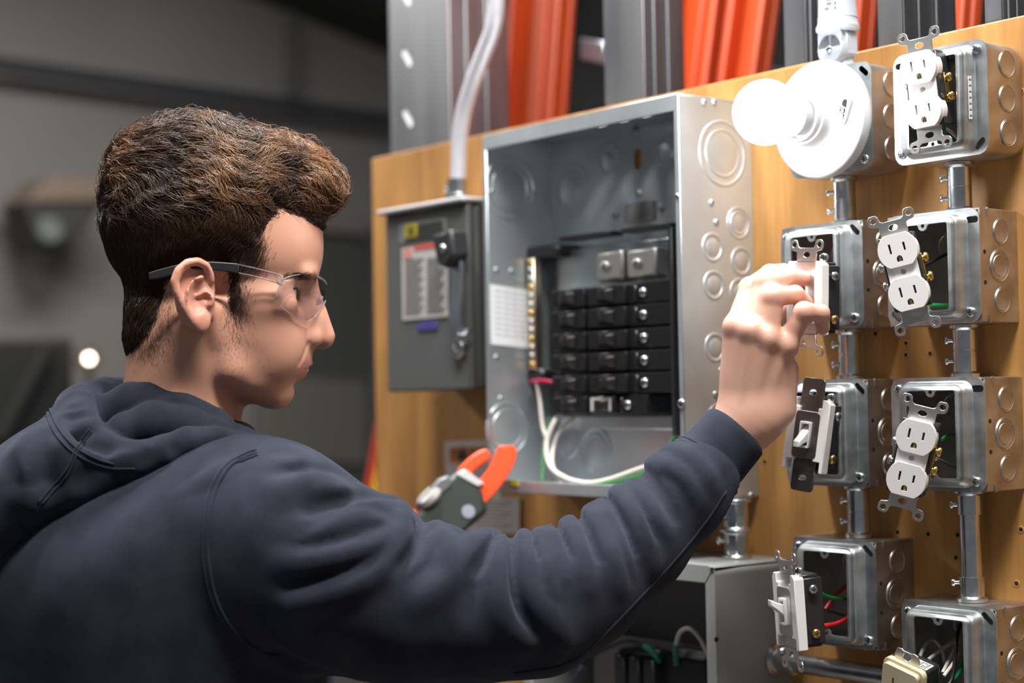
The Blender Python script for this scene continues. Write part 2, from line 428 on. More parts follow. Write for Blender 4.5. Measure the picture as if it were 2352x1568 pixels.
# ---------------------------------------------------------------- orange ladders leaning behind the posts
def rail(mb, a, b, Y0, wid, dep):
    pass
def ladder(label, y, pts_l, pts_r, steps):
    t = thing('ladder', label, 'ladder', (PY(pts_l[1][0], pts_l[1][1], y)[0], y, 0), group='orange ladders behind the posts')
    o = np.array(t.location)
    for nm, (pt, pb, wd) in (('rail', pts_l), ('rail', pts_r)):
        a, b = PY(pt[0], pt[1], y), PY(pb[0], pb[1], y)
        d = (a-b)/np.linalg.norm(a-b); b0 = b-d*(b[2]/d[2]); a0 = a+d*0.7
        mb = MB(); w2 = wd/2
        sx = np.array([1, 0, 0.0]); sy = np.array([0, 1.0, 0])
        for (x0, x1, yy0, yy1) in ((-w2, w2, -0.006, 0.006), (-w2, -w2+0.012, -0.03, 0.006), (w2-0.012, w2, -0.03, 0.006), (-0.012, 0.012, -0.012, 0.006)):
            vs = [q+sx*x+sy*yv-o for q in (b0, a0) for yv in (yy0, yy1) for x in (x0, x1)]
            mb.add(vs, [(0, 2, 3, 1), (4, 5, 7, 6), (0, 1, 5, 4), (2, 6, 7, 3), (0, 4, 6, 2), (1, 3, 7, 5)])
        mb.obj('rail', ORANGE, t, bevel=0.003)
    for (xa, ya, xb, yb_, hh) in steps:
        a, b = PY(xa, ya, y+0.02)-o, PY(xb, yb_, y+0.02)-o
        vs = [q+np.array([0, yv, z]) for q in (a, b) for yv in (0, 0.08) for z in (-hh/2, hh/2)]
        MB().add(vs, [(0, 2, 3, 1), (4, 5, 7, 6), (0, 1, 5, 4), (2, 6, 7, 3), (0, 4, 6, 2), (1, 3, 7, 5)]).obj('step', mat('ladder_aluminium', (0.38, 0.39, 0.42), 0.4, 0.8), t, bevel=0.003)
    return t
ladder('orange fibreglass ladder leaning behind the left of the panel', 0.42,
       ((1258, 0), (1237, 285), 0.125), ((1510, 0), (1492, 285), 0.05), [(1330, 112, 1390, 122, 0.035), (1310, 330, 1420, 330, 0.04), (1330, -160, 1400, -160, 0.04)])
ladder('orange fibreglass ladder leaning behind the bulb and sensor', 0.46,
       ((1615, 0), (1590, 200), 0.11), ((1745, 0), (1722, 170), 0.07), [(1590, 175, 1740, 182, 0.045), (1600, -120, 1740, -120, 0.04)])
ladder('dark red ladder rails seen to the right of the sensor', 0.40,
       ((1990, 0), (1980, 120), 0.03), ((2232, 0), (2226, 80), 0.02), [(1990, -150, 2232, -160, 0.04)])

# red and yellow warning board standing beyond the left edge of the plywood
c = [PX(x, y, -2.6) for x, y in ((872, 985), (905, 985), (905, 1200), (828, 1200))]
wt = thing('barrier_board', 'red and yellow barrier board peeking out at the left plywood edge', 'barrier', (-2.6, c[3][1], 0))
o0 = np.array([-2.6, c[3][1], 0])
def wedge(name, pts, X, m):
    q = [PX(x, y, X)-o0 for x, y in pts]
    return MB().plate([(p[1], p[2]) for p in q], y0=X+2.6, y1=X+2.6-0.012, M=Matrix(((0, 1, 0, 0), (1, 0, 0, 0), (0, 0, 1, 0), (0, 0, 0, 1)))).obj(name, m, wt)
wedge('red_face', [(872, 970), (935, 970), (935, 1380), (812, 1380), (836, 1170)], -2.6, RED)
p_ = PX(925, 1370, -2.61)-o0
MB().box(-0.02, 0.0, p_[1]-0.015, p_[1]+0.015, 0, p_[2]+0.05).obj('post', RED, wt)
wedge('yellow_face', [(880, 1030), (930, 1030), (930, 1210), (846, 1185)], -2.59, YEL)
# ================================================================== wall boxes
BX = dict(R1=(-0.9182, 1.7573), R2=(-0.9307, 1.6101), R3=(-0.9298, 1.4613), R4=(-0.9244, 1.2597),
          L1=(-1.0454, 1.7594), L2=(-1.0606, 1.6115), L3=(-1.0593, 1.4619), L4=(-1.0544, 1.3103))
S = 0.1016; D = YB
def box_shell(drawn):
    rr = 0.014 if drawn else 0.0012
    mb = MB(); n = 5
    def lp(w, y, r): return [(x, y, z) for x, z in rrect(w, w, r, n)]
    t_ = 0.0016; rb = rr
    L_ = [lp(S-0.001, 0.0003, rr)]
    if drawn: L_ += [lp(S-0.001, D-0.010, rr), lp(S-0.003, D-0.004, rr), lp(S-0.010, D-0.0004, rr*0.8)]
    else: L_ += [lp(S-0.001, D-0.0004, rr)]
    L_ += [lp(0.0021, D-0.0004, 0.001)]
    mb.loops(L_)
    M_ = [lp(S-0.001, 0.0003, rr), lp(S-0.001-2*t_, 0.0003, max(rr-t_, 0.0005)), lp(S-0.001-2*t_, D-t_-0.001, max(rr-t_, 0.0005)), lp(0.0021, D-t_-0.001, 0.001)]
    mb.loops(M_)
    return mb
KO_MESH = {}
def knockout(parent, loc, d, r, m, double=False):
    k = (r, m.name, double)
    if k not in KO_MESH:
        pr = [(r+0.0009, 0.0), (r+0.0005, 0.0006), (r-0.0003, 0.0001), (r-0.0008, 0.0007), (r-0.0016, 0.00045)]
        if double: pr += [(r*0.72+0.0007, 0.00045), (r*0.72, 0.00005), (r*0.72-0.0007, 0.0007), (r*0.72-0.0014, 0.00045)]
        pr += [(0.0001, 0.00045)]
        me = MB().lathe(pr, n=32).mesh('knockout', 25); me.materials.append(m); KO_MESH[k] = me
    o = bpy.data.objects.new('knockout', KO_MESH[k]); scene.collection.objects.link(o); o.parent = parent
    o.matrix_local = axis(d, loc)
    return o
hole_me = MB().lathe([(0.0001, 0.0003), (0.0019, 0.0003), (0.0021, 0.0)], n=12).mesh('screw_port'); hole_me.materials.append(DARK)  # flat disc, the dark of a hole put into its colour

def mud_ring(parent, m, raise_=0.0150, hs=None, slots=(), w0=0.078, w1=0.070, cxo=0.0, round_=False):
    mb = MB()
    base = rrect(w0, 0.0945, 0.010, 5, cx=cxo)
    hl = [base]
    for (cx, cz, l, w, a) in slots: hl.append(slot(cx, cz, l, w, a))
    mb.plate(rrect(S, S, 0.011, 5), hl, -0.0016, 0.0)
    def lp(w, h, r, y): return [(x, y, z) for x, z in rrect(w, h, r, 5, cx=cxo)]
    top_w, top_h = w1, 0.0885
    L_ = [lp(w0, 0.0945, 0.010, -0.0016), lp(w0-0.0015, 0.093, 0.010, -0.0022), lp(top_w+0.0025, top_h+0.002, 0.009, -raise_+0.0035),
          lp(top_w+0.0005, top_h+0.0002, 0.0085, -raise_+0.0012), lp(top_w-0.003, top_h-0.003, 0.007, -raise_)]
    mb.loops(L_)
    # opening with screw ears
    ow, oh, er = 0.0525, 0.0775, 0.0052
    op = []
    q = rrect(ow, oh, 0.0025, 3, cx=cxo)
    op = q[0:4]+[(cxo+er+0.002, oh/2), (cxo+er, oh/2-0.001), (cxo+er*0.85, oh/2-0.0035), (cxo+er*0.5, oh/2-0.0052), (cxo, oh/2-0.0058), (cxo-er*0.5, oh/2-0.0052), (cxo-er*0.85, oh/2-0.0035), (cxo-er, oh/2-0.001), (cxo-er-0.002, oh/2)]
    op += q[4:8]+q[8:12]+[(cxo-er-0.002, -oh/2), (cxo-er, -oh/2+0.001), (cxo-er*0.85, -oh/2+0.0035), (cxo-er*0.5, -oh/2+0.0052), (cxo, -oh/2+0.0058), (cxo+er*0.5, -oh/2+0.0052), (cxo+er*0.85, -oh/2+0.0035), (cxo+er, -oh/2+0.001), (cxo+er+0.002, -oh/2)]+q[12:16]
    outer = rrect(top_w-0.003, top_h-0.003, 0.007, 5, cx=cxo)
    mb.plate(outer, [op, circ(cxo, oh/2-0.0012, 0.0019, 10), circ(cxo, -oh/2+0.0012, 0.0019, 10)], -raise_, -raise_+0.0018)
    o = mb.obj('cover_ring', m, parent, smooth=40)
    for (cx, cz, l, w, a) in slots:
        pass
    return o
def jbox(key, label, drawn=False, m_box=None, m_ring=None, screws=(), slots=(), ring=True, kos=True, **kw):
    x, z = BX[key]
    t = thing('junction_box', label, 'junction box', (x, 0, z), group='square steel boxes on the board')
    m_box = m_box or BOXST
    b = box_shell(drawn).obj('back_box', m_box, t, smooth=40)
    if kos:
        for q, r, dbl in ((0.0305, 0.0105, False), (0.0, 0.0135, not drawn), (-0.0305, 0.0105, False)):
            yy = 0.027 if q == 0 else (0.030 if not drawn else 0.028)
            if drawn: r = 0.0112
            knockout(b, (S/2-0.0004, yy, q), (1, 0, 0), r, m_box, dbl)
        for q in ((-0.022, 0.024), (0.02, 0.02), (0.0, -0.024)): knockout(b, (q[0], D-0.0027, q[1]), (0, -1, 0), 0.0108, m_box)
        if not drawn:
            for q in (0.0115, -0.0155):
                h = bpy.data.objects.new('screw_port', hole_me); scene.collection.objects.link(h); h.parent = b
                h.matrix_local = axis((1, 0, 0), (S/2-0.0005, 0.006, q))
            for zz in (0.0475, -0.0475):
                MB().box(S/2-0.001, S/2+0.0006, 0.010, 0.012, zz-0.0035, zz+0.0035).obj('stake', m_box, b)
    if ring:
        r_ = mud_ring(t, m_ring or GALV, slots=slots, **kw)
        for (sx, sz) in screws: screw(r_, (sx, -0.0018, sz), (0, -1, 0), 0.0046, shank=0.006)
    return t
c_ = 0.0405
TLs = (-0.0415, 0.0405, 0.013, 0.0055, 0); TRs = (0.0435, 0.040, 0.013, 0.006, 0); BRs = (0.0415, -0.0415, 0.013, 0.0055, 40); BLs = (-0.0415, -0.0415, 0.013, 0.0055, -40); TRd = (0.0420, 0.0415, 0.014, 0.0055, -42)
jbox('R1', 'steel box with rounded corners at the top right of the board', drawn=True, m_ring=GALV, screws=((0.0405, 0.0415), (-0.0425, -0.0405)), slots=(TLs, BRs), raise_=0.013)
jbox('R2', 'steel box behind the outlet second from top in the right column', screws=((0.0405, -0.0415),), slots=(TRs, BLs, TLs), raise_=0.0145)
jbox('R3', 'steel box behind the outlet third from top in the right column', screws=((-0.0415, 0.0405), (0.0405, -0.0415)), slots=(TRs,), raise_=0.0110)
jbox('R4', 'steel box with ivory outlet at the bottom right corner', screws=((-0.0425, 0.0405),), slots=(TRd,), m_ring=GALV, raise_=0.0155, w1=0.072)
jbox('L2', 'steel box directly behind the fingers and held switch', screws=((-0.043, 0.0405), (0.0405, -0.0415)), slots=(TRd,), raise_=0.0145)
jbox('L3', 'steel box with the grey strapped toggle switch below the hand', screws=((0.0405, -0.0415),), slots=(TRd,), raise_=0.0168)
jbox('L4', 'lowest steel box of the left column with red and green wires', screws=((-0.0425, 0.0415), (0.0415, -0.0415)), slots=(TRd,), raise_=0.014)
# serial sticker on the top right box cover, marks like the photograph's
st_ = bpy.data.objects[[o.name for o in scene.objects if o.name.startswith('junction_box')][0]]
mb = MB().plate([(-0.002, -0.019), (0.002, -0.019), (0.002, 0.019), (-0.002, 0.019)], y0=-0.0003, y1=0.0)
sk = mb.obj('sticker', mat('pale_sticker', (0.55, 0.54, 0.53), 0.6), st_)
sk.matrix_local = Matrix.Translation((0.0375, -0.0087, -0.001)) @ Euler((0, 0, R(78))).to_matrix().to_4x4()
mi = MB()
for k in range(7):
    text_mesh('4', 0.0045, Matrix.Translation((0, -0.0005, 0.016-k*0.0053)) @ Euler((0, R(90), 0)).to_matrix().to_4x4() @ FACE, mi)
mo = mi.obj('sticker_print', INK, sk)

# ---------------------------------------------------------------- conduit pieces between the boxes
def connector(mb_parent, x, y, z0, z1, up, screws=2, r=0.0112):
    pass
def conduit(label, x, y, z0, z1, long=False, r=0.0108):
    t = thing('conduit_connector' if not long else 'conduit', label, 'conduit', (x, y, z0), group='short conduits between the boxes')
    H = z1-z0
    if not long:
        mb = MB().lathe([(r+0.0028, 0.0), (r+0.0028, 0.003), (r, 0.005), (r, H/2-0.0006), (r-0.0006, H/2-0.0004), (r-0.0006, H/2+0.0004), (r, H/2+0.0006), (r, H-0.005), (r+0.0028, H-0.003), (r+0.0028, H)], n=32)
        mb.obj('barrel', ZINC, t, smooth=30)
        for q in (0.30, 0.70): screw(t, (-r*0.80-0.005, -r*0.60-0.001, H*q), (-0.8, -0.6, 0), 0.0038, ZINC, 'set_screw', shank=0.008)
    else:
        r2 = r-0.0016; h = 0.022
        MB().lathe([(r2, h*0.5), (r2, H-h*0.5)], n=28).obj('tube', ZINC, t, smooth=30)
        for nm, prof, zq in (('connector', [(r+0.0028, H), (r+0.0028, H-0.003), (r, H-0.005), (r, H-h), (r2, H-h)], H-h*0.62), ('connector', [(r2, h), (r, h), (r, 0.005), (r+0.0028, 0.003), (r+0.0028, 0.0)], h*0.75)):
            cc = MB().lathe(prof, n=32).obj(nm, ZINC, t, smooth=30)
            screw(cc, (-r*0.80-0.005, -r*0.60-0.001, zq), (-0.8, -0.6, 0), 0.0038, ZINC, 'set_screw', shank=0.008)
    return t
def zc(k, s): return BX[k][1]+s*S/2
def cx_(px, py, y): return PY(px, py, y)[0]
yC = 0.028
conduit('bright conduit joiner between the top two right boxes', cx_(2204, 425, yC), yC, zc('R2', 1), zc('R1', -1))
conduit('bright conduit joiner between the second and third right boxes', cx_(2216, 800, yC), yC, zc('R3', 1), zc('R2', -1))
conduit('longest conduit, above the ivory outlet box', cx_(2230, 1250, yC), yC, zc('R4', 1), zc('R3', -1), long=True, r=0.0112)
conduit('bright conduit joiner under the bulb', cx_(1940, 455, yC), yC, zc('L2', 1), zc('L1', -1))
conduit('conduit joiner right of the hand between left boxes', cx_(1952, 812, yC), yC, zc('L3', 1), zc('L2', -1))
conduit('conduit joiner between the two lowest left boxes', cx_(1972, 1175, yC), yC, zc('L4', 1), zc('L3', -1))

# ---------------------------------------------------------------- devices
def dev_rot(yaw_, pitch_, roll_):
    return (Matrix.Rotation(R(yaw_), 3, 'Z') @ Matrix.Rotation(R(pitch_), 3, 'X') @ Matrix.Rotation(R(roll_), 3, 'Y'))
def yoke(parent, ears=True, y=0.0):
    def half():
        if ears: return [(12, 33), (12, 42), (13.5, 43), (18.5, 44.0), (20.3, 46.5), (20.3, 51.5), (18.3, 53.8), (13.2, 53.8), (11.2, 52), (10.2, 47.6), (8, 46.2)]
        return [(12, 33), (12, 50), (10.5, 52.5), (8, 53)]
    h = half()
    top = [(x, z) for x, z in h]+[(-x, z) for x, z in h[::-1]]
    hs = [circ(0, 40, 4.2, 14, 2.7)]
    if ears: hs += [circ(15.6, 49.2, 2.6, 12), circ(-15.6, 49.2, 2.6, 12)]
    sc = lambda l, s=1: [(x*0.001, s*z*0.001) for x, z in l]
    mb = MB()
    mb.plate(sc(top), [sc(q) for q in hs], -0.0006, 0.0008)
    mb.plate(sc(top[::-1], -1), [sc(q, -1) for q in hs], -0.0006, 0.0008)
    mb.box(-0.012, 0.012, -0.0006, 0.0008, -0.034, 0.034)
    return mb.obj('yoke', STRAP, parent, bevel=0.0003)
def duplex(label, px, py, depth, yaw_, pitch_, roll_, m=None):
    m = m or WHITE
    p = PD(px, py, depth)
    t = thing('duplex_outlet', label, 'outlet', p, dev_rot(yaw_, pitch_, roll_), group='duplex outlets pulled out of the boxes')
    yoke(t)
    mb = MB()
    def face(cz):
        pts = []; r, h = 17.2, 14.3; a0 = math.asin(h/r)
        for s in (0, 1):
            for k in range(15):
                a = -a0+2*a0*k/14+s*PI; pts.append((r*math.cos(a), cz+r*math.sin(a)))
        return [(x*.001, z*.001) for x, z in pts]
    for cz in (19.3, -19.3):
        sl = [[(a-0.95, cz+2.2-hh), (a+0.95, cz+2.2-hh), (a+0.95, cz+2.2+hh), (a-0.95, cz+2.2+hh)] for a, hh in ((-6.2, 4.3), (6.2, 3.6))]
        dd = [(2.6*math.cos(R(q)), cz-7.6+2.9*math.sin(R(q))) for q in range(0, 181, 20)]+[(-2.6, cz-10), (2.6, cz-10)]
        sl.append(dd); sl = [[(x*.001, z*.001) for x, z in q] for q in sl]
        o_ = face(cz)
        mb.plate(o_, sl, -0.0082, -0.0035)
        mb.loops([[(x*1.02, -0.0035, (z-cz*.001)*1.02+cz*.001) for x, z in o_], [(x*1.02, 0.004, (z-cz*.001)*1.02+cz*.001) for x, z in o_]])
        mb.plate([(x*1.02, (z-cz*.001)*1.02+cz*.001) for x, z in o_], sl, -0.0036, -0.0034)
    mb.plate([(x*.001, z*.001) for x, z in ((-13.5, -9), (13.5, -9), (13.5, 9), (-13.5, 9))], [circ(0, 0, 0.0021, 12)], -0.0045, 0.004)
    fo = mb.obj('face', m, t, bevel=0.0007, seg=2)
    MB().box(-0.0160, 0.0160, -0.0030, 0.012, -0.0330, 0.0330).box(-0.0150, 0.0150, 0.012, 0.0235, -0.0315, -0.009).box(-0.0150, 0.0150, 0.012, 0.0235, 0.009, 0.0315).box(-0.0145, 0.0145, 0.010, 0.020, -0.010, 0.010).obj('housing', BLACKP, t, bevel=0.001)
    # contacts seen in the slots
    for cz in (0.0193, -0.0193):
        MB().box(-0.0012, 0.0012, -0.005, -0.0028, cz-0.0098, cz-0.0056).obj('ground_contact', BRASS, fo)
    for sx in (1, -1):
        tp = MB().box(sx*0.0150, sx*0.0172, 0.006, 0.0135, -0.0130, 0.0130).obj('terminal_plate', BRASS if sx > 0 else STRAP, t, bevel=0.0004)
        for zz in (0.0085, -0.0085): screw(tp, (sx*0.0195, 0.0098, zz), (sx, 0, 0), 0.0044, BRASS if sx > 0 else ZINC, 'terminal_screw', shank=0.004)
    MB().lathe([(0.0027, 0), (0.0023, 0.0006), (0.0001, 0.0007)], M=axis((0, -1, 0), (0, -0.0042, 0)), n=12).obj('plate_screw_hole', STRAP, t)
    return t
duplex('white duplex outlet in the top right box, brightly lit', 2124, 207, 1.470, 10, 3, -4)
duplex('white duplex outlet tilting left, second from top at right', 2077, 624, 1.452, 30, 3, -12)
duplex('white duplex outlet tilting right, third from top at right', 2096, 1050, 1.452, 27, 6, 15)

# ivory single outlet at the bottom right
def ivory(px, py, depth):
    p = PD(px, py, depth)
    t = thing('single_outlet', 'ivory square outlet hanging out of the bottom right box', 'outlet', p, dev_rot(0, 13, 17))
    mb = MB()
    o_ = rrect(0.0365, 0.040, 0.004, 4)
    sl = [[(a-0.001, 0.004-h_), (a+0.001, 0.004-h_), (a+0.001, 0.004+h_), (a-0.001, 0.004+h_)] for a, h_ in ((-0.0063, 0.0046), (0.0063, 0.0038))]
    sl.append([(0.0027*math.cos(R(q)), -0.0075+0.003*math.sin(R(q))) for q in range(0, 181, 20)]+[(-0.0027, -0.010), (0.0027, -0.010)])
    mb.plate(o_, sl, -0.012, -0.006)
    mb.plate(rrect(0.0425, 0.046, 0.006, 4), sl, -0.007, -0.001)
    mb.obj('face', IVORY, t, bevel=0.0014, seg=2)
    MB().box(-0.0205, 0.0205, -0.003, 0.020, -0.0225, 0.0222).obj('housing', BLACKP, t, bevel=0.003, seg=2)
    hb = [(-13, 22), (13, 22), (13, 29), (11, 33.5), (6, 34.5), (4.5, 33.2), (-4.5, 33.2), (-6, 34.5), (-11, 33.5), (-13, 29)]
    mbb = MB().plate([(x*.001, z*.001) for x, z in hb], [circ(0, 0.0285, 0.0042, 16)], -0.0025, -0.0012)
    mbb.plate([(x*.001, -z*.001) for x, z in hb[::-1]], [circ(0, -0.0285, 0.0042, 16)], -0.0025, -0.0012)
    mbb.box(-0.013, 0.013, -0.0025, -0.0012, -0.0225, 0.0225)
    mbb.obj('yoke', STRAP, t, bevel=0.0003)
    lb = MB().box(-0.001, 0.0185, 0.0005, 0.012, 0.0222, 0.0225).obj('rating_label', PAPER, t)
    mi = MB()
    for k in range(4):
        for j in range(5):
            if (k*3+j*5) % 7 != 0: mi.box(0.001+j*0.0033, 0.0035+j*0.0033, 0.002+k*0.0024, 0.0031+k*0.0024, 0.0225, 0.0227)
    mi.obj('label_print', INK, lb)
    for sx in (1, -1): screw(t, (sx*0.0225, 0.011, -0.004), (sx, 0, 0), 0.0045, BRASS, 'terminal_screw', shank=0.004)
    return t
ivory(2082, 1572, 1.475)

def toggle(label, px, py, depth, yaw_, pitch_, roll_, ears=True, up=True, name='toggle_switch', dark=False):
    p = PD(px, py, depth)
    t = thing(name, label, 'switch', p, dev_rot(yaw_, pitch_, roll_), group='toggle switches pulled out of the boxes')
    DS = mat('dark_strap', (0.20, 0.19, 0.18), 0.42, 1.0, var=0.15) if dark else STRAP
    # strap with formed ends
    yk = yoke(t, ears)
    yk.data.materials.clear(); yk.data.materials.append(DS)
    if False:
        for s in (1, -1): MB().lathe([(0.009, 0.0), (0.009, 0.004), (0.007, 0.006), (0.003, 0.006)], M=axis((0, -1, 0), (0, -0.0006, s*0.047)), n=16).obj('plaster_ear', DS, t)
    fr = MB()
    for sx in (1, -1):
        fr.plate([(sx*x*.001, z*.001) for x, z in ((10, -24), (17.5, -24), (17.5, -34), (22, -34), (22, 30), (19, 34), (14, 34), (14, 26), (10, 26))][::sx], y0=-0.004, y1=0.006)
    fr.box(-0.0105, 0.0105, -0.0005, 0.006, -0.022, 0.022)
    fr.obj('frame', WHITE, t, bevel=0.0008, seg=2)
    MB().plate(rrect(0.026, 0.044, 0.004, 4), [rrect(0.0115, 0.0245, 0.001, 2)], -0.0045, -0.0006).obj('strap_window', DS, t, bevel=0.0006)
    MB().plate(rrect(0.0115, 0.0245, 0.001, 2), [rrect(0.0085, 0.020, 0.0005, 2)], -0.0075, 0.003).obj('toggle_surround', WHITE, t, bevel=0.0004)
    s = 1 if up else -1
    lv = MB()
    def ring(y, z, hw, hz): return [(-hw, y, z-hz), (hw, y, z-hz), (hw, y, z+hz), (-hw, y, z+hz)]
    q = [ring(0.001, -s*0.001, 0.0040, 0.0085), ring(-0.006, s*0.001, 0.0040, 0.0055), ring(-0.014, s*0.006, 0.0036, 0.0034), ring(-0.019, s*0.0092, 0.0036, 0.0030)]
    lv.loops(q); lv.add(q[-1], [(0, 1, 2, 3)])
    lv.obj('lever', WHITE, t, bevel=0.001, seg=2)
    MB().box(-0.0165, 0.0165, 0.006, 0.027, -0.030, 0.030).box(-0.014, 0.014, 0.004, 0.0245, -0.033, 0.033).obj('housing', BLACKP, t, bevel=0.001)
    for zz, mm in ((0.020, ZINC), (-0.020, BRASS)): screw(t, (0.0195, 0.016, zz), (1, 0, 0), 0.0043, mm, 'terminal_screw', shank=0.004)
    screw(t, (0.0175, 0.004, 0.037), (0.5, -1, 0), 0.0045, ZINC, 'ground_screw', shank=0.004)
    return t
toggle('white toggle switch gripped between the fingers', 1853, 684, 1.540, -2, 2, 4, ears=True, up=True)
toggle('white toggle switch with dark steel strap in the box below the hand', 1856, 998, 1.550, 10, -3, 8, ears=False, up=False, dark=True)
toggle('white toggle switch hanging sideways from the lowest left box', 1812, 1402, 1.520, -21, 3, 0, ears=True, up=True)

# ---------------------------------------------------------------- lampholder, bulb and sensor on the top left box
jt = jbox('L1', 'steel box with rounded corners behind the white lampholder', drawn=True, ring=False)
xl1, zl1 = BX['L1']
rp = MB(); rp.plate(rrect(S, S, 0.011, 5), [circ(0, 0, 0.041, 28), slot(0.042, 0.0415, 0.013, 0.0055, -42)], -0.0016, 0.0)
rp.lathe([(0.041, -0.0), (0.0425, 0.0016), (0.0435, 0.012), (0.042, 0.014), (0.038, 0.014)], M=axis((0, -1, 0), (0, 0, 0)))
rg = rp.obj('cover_ring', GALV, jt)
screw(rg, (0.0415, -0.0018, -0.0415), (0, -1, 0), 0.0046, shank=0.006)
pd_ = PY(1884, 275, -0.024)
lt = thing('lampholder', 'round white lampholder that carries the lit bulb', 'lampholder', pd_, Euler((0, 0, 0)).to_matrix())
Rl = 0.0560
MB().lathe([(Rl-0.004, -0.010), (Rl-0.001, -0.008), (Rl, -0.003), (Rl, 0.0015), (Rl-0.0012, 0.004), (Rl-0.005, 0.0052), (0.034, 0.0085), (0.0275, 0.012), (0.0255, 0.018), (0.0248, 0.024), (0.0232, 0.0245), (0.0205, 0.020), (0.020, 0.012)], M=axis((0, -1, 0)), n=64).obj('base', PORC, lt, smooth=50)
MB().lathe([(0.0225, 0.022), (0.0225, 0.030), (0.0205, 0.0305), (0.0195, 0.024)], M=axis((0, -1, 0)), n=40).obj('socket_rim', PORC, lt)
mb = MB().plate(slot(0, 0, 0.021, 0.0065, 68), y0=-0.0085, y1=-0.0066)
ks = mb.obj('keyhole_slot', DARK, lt); ks.location = (0.0355, 0, 0.003); ks.rotation_euler = (0, 0, R(-6))
mb = MB().plate(slot(0, 0, 0.031, 0.0150, 70), [slot(0, 0, 0.023, 0.0080, 70)], y0=-0.0094, y1=-0.006)
k2 = mb.obj('slot_rim', PORC, lt, bevel=0.0006, seg=2); k2.location = (0.0355, 0, 0.003); k2.rotation_euler = (0, 0, R(-6))
screw(lt, (0.0350, -0.0090, 0.003), (0, -1, 0), 0.0042, ZINC, 'screw')
bulb_m = bpy.data.materials.new('bulb_glow'); bulb_m.use_nodes = True
bn = bulb_m.node_tree.nodes['Principled BSDF']; bn.inputs['Base Color'].default_value = (0.9, 0.9, 0.9, 1); bn.inputs['Roughness'].default_value = 0.4
bn.inputs['Emission Color'].default_value = (0.97, 0.985, 1.0, 1); bn.inputs['Emission Strength'].default_value = 52
bt_ = thing('light_bulb', 'lit white globe bulb screwed into the lampholder', 'light bulb', pd_)
prof = [(0.0165, 0.026), (0.0175, 0.036), (0.0195, 0.042)]
MB().lathe([(0.0160, 0.020)]+prof, M=axis((0, -1, 0)), n=40).obj('collar', PORC, bt_, smooth=60)
g = [(0.0195, 0.042)]
cz_, rg_ = 0.0755, 0.0302
for k in range(1, 25):
    a = R(-48+138*k/24); g.append((max(0.0001, rg_*math.cos(a)), cz_+rg_*math.sin(a)))
MB().lathe(g, M=axis((0, -1, 0)), n=48).obj('globe', bulb_m, bt_, smooth=80)
# grey plastic sensor standing on the top left box
sp = np.array([PY(1932, 130, 0.022)[0], 0.022, zc('L1', 1)])
s_ = thing('light_sensor', 'grey plastic light sensor standing on the lampholder box', 'sensor', sp)
MB().lathe([(0.0135, -0.001), (0.0135, 0.006), (0.0125, 0.012), (0.0125, 0.022), (0.0001, 0.022)], n=28).obj('stem', GREYP, s_)
kn = MB(); 
kn.lathe([(0.0150, -0.010), (0.0158, -0.008), (0.0158, 0.008), (0.0150, 0.010), (0.0001, 0.010)], M=axis((0, -1, 0), (-0.001, -0.006, 0.0205)), n=32)
kn.box(-0.0155, 0.0135, -0.016, 0.004, 0.021, 0.040)
ko = kn.obj('knuckle', GREYP, s_, bevel=0.001, seg=2)
screw(ko, (-0.001, -0.0162, 0.0205), (0, -1, 0), 0.0034, ZINC)
MB().box(0.012, 0.016, -0.010, 0.006, 0.014, 0.036).obj('clamp_tab', GREYP, s_, bevel=0.001)
br = MB().lathe([(0.0165, 0.037), (0.0210, 0.0395), (0.0212, 0.0425), (0.0195, 0.045), (0.0188, 0.050), (0.0194, 0.051), (0.0185, 0.053), (0.0178, 0.075), (0.0170, 0.105), (0.0172, 0.122), (0.0001, 0.124)], M=Matrix.Translation((0.0, -0.004, 0)), n=40).obj('barrel', GREYP, s_)
mi = MB(); text_mesh('PLUG', 0.0056, Matrix.Translation((-0.001, -0.01625, 0.0315)) @ Euler((0, PI, 0)).to_matrix().to_4x4() @ FACE, mi)
mi.obj('print', mat('grey_ink', (0.10, 0.11, 0.12), 0.6), s_)
mi = MB()
random.seed(5)
for k in range(7):
    for j in range(5):
        if random.random() < 0.75:
            a = R(-56+j*7.5); zz = 0.058+k*0.0045; rr_ = 0.0187-0.00012*k
            mi.box(-0.0008, 0.0008, -0.0002, 0.0002, -0.0011, 0.0011, M=Matrix.Translation((rr_*math.sin(a+R(60)), -0.004-rr_*math.cos(a+R(60)), zz)) @ Euler((0, 0, a+R(60))).to_matrix().to_4x4())
mi.obj('rating_print', mat('grey_ink', (0.10, 0.11, 0.12), 0.6), br)

# ---------------------------------------------------------------- loose wires in the boxes
GW = 'wires inside the open boxes'
def W(name, pl, r, m, label): return wire(name, [PY(a, b, c) for a, b, c in pl], r, m, label, GW)
W('black_wire', [(2116, 612, -0.018), (2140, 602, -0.002), (2172, 585, 0.02), (2200, 575, 0.045)], 0.0017, WIRE_K, 'black wire running from the second right outlet into its box')
W('green_wire', [(2120, 700, 0.0), (2150, 700, 0.012), (2180, 700, 0.03), (2200, 690, 0.045)], 0.0016, mat('bright_green', (0.03, 0.36, 0.10), 0.35), 'green wire crossing the bottom of the second right box')
W('green_wire', [(2163, 1010, -0.002), (2175, 1000, 0.012), (2195, 999, 0.03), (2230, 1005, 0.045)], 0.0016, WIRE_G, 'green wire arching behind the third right outlet')
W('grey_wire', [(2150, 1054, -0.008), (2165, 1060, 0.004), (2190, 1072, 0.025), (2210, 1072, 0.045)], 0.0019, mat('grey_insulation', (0.08, 0.075, 0.075), 0.4), 'dark wire behind the third right outlet')
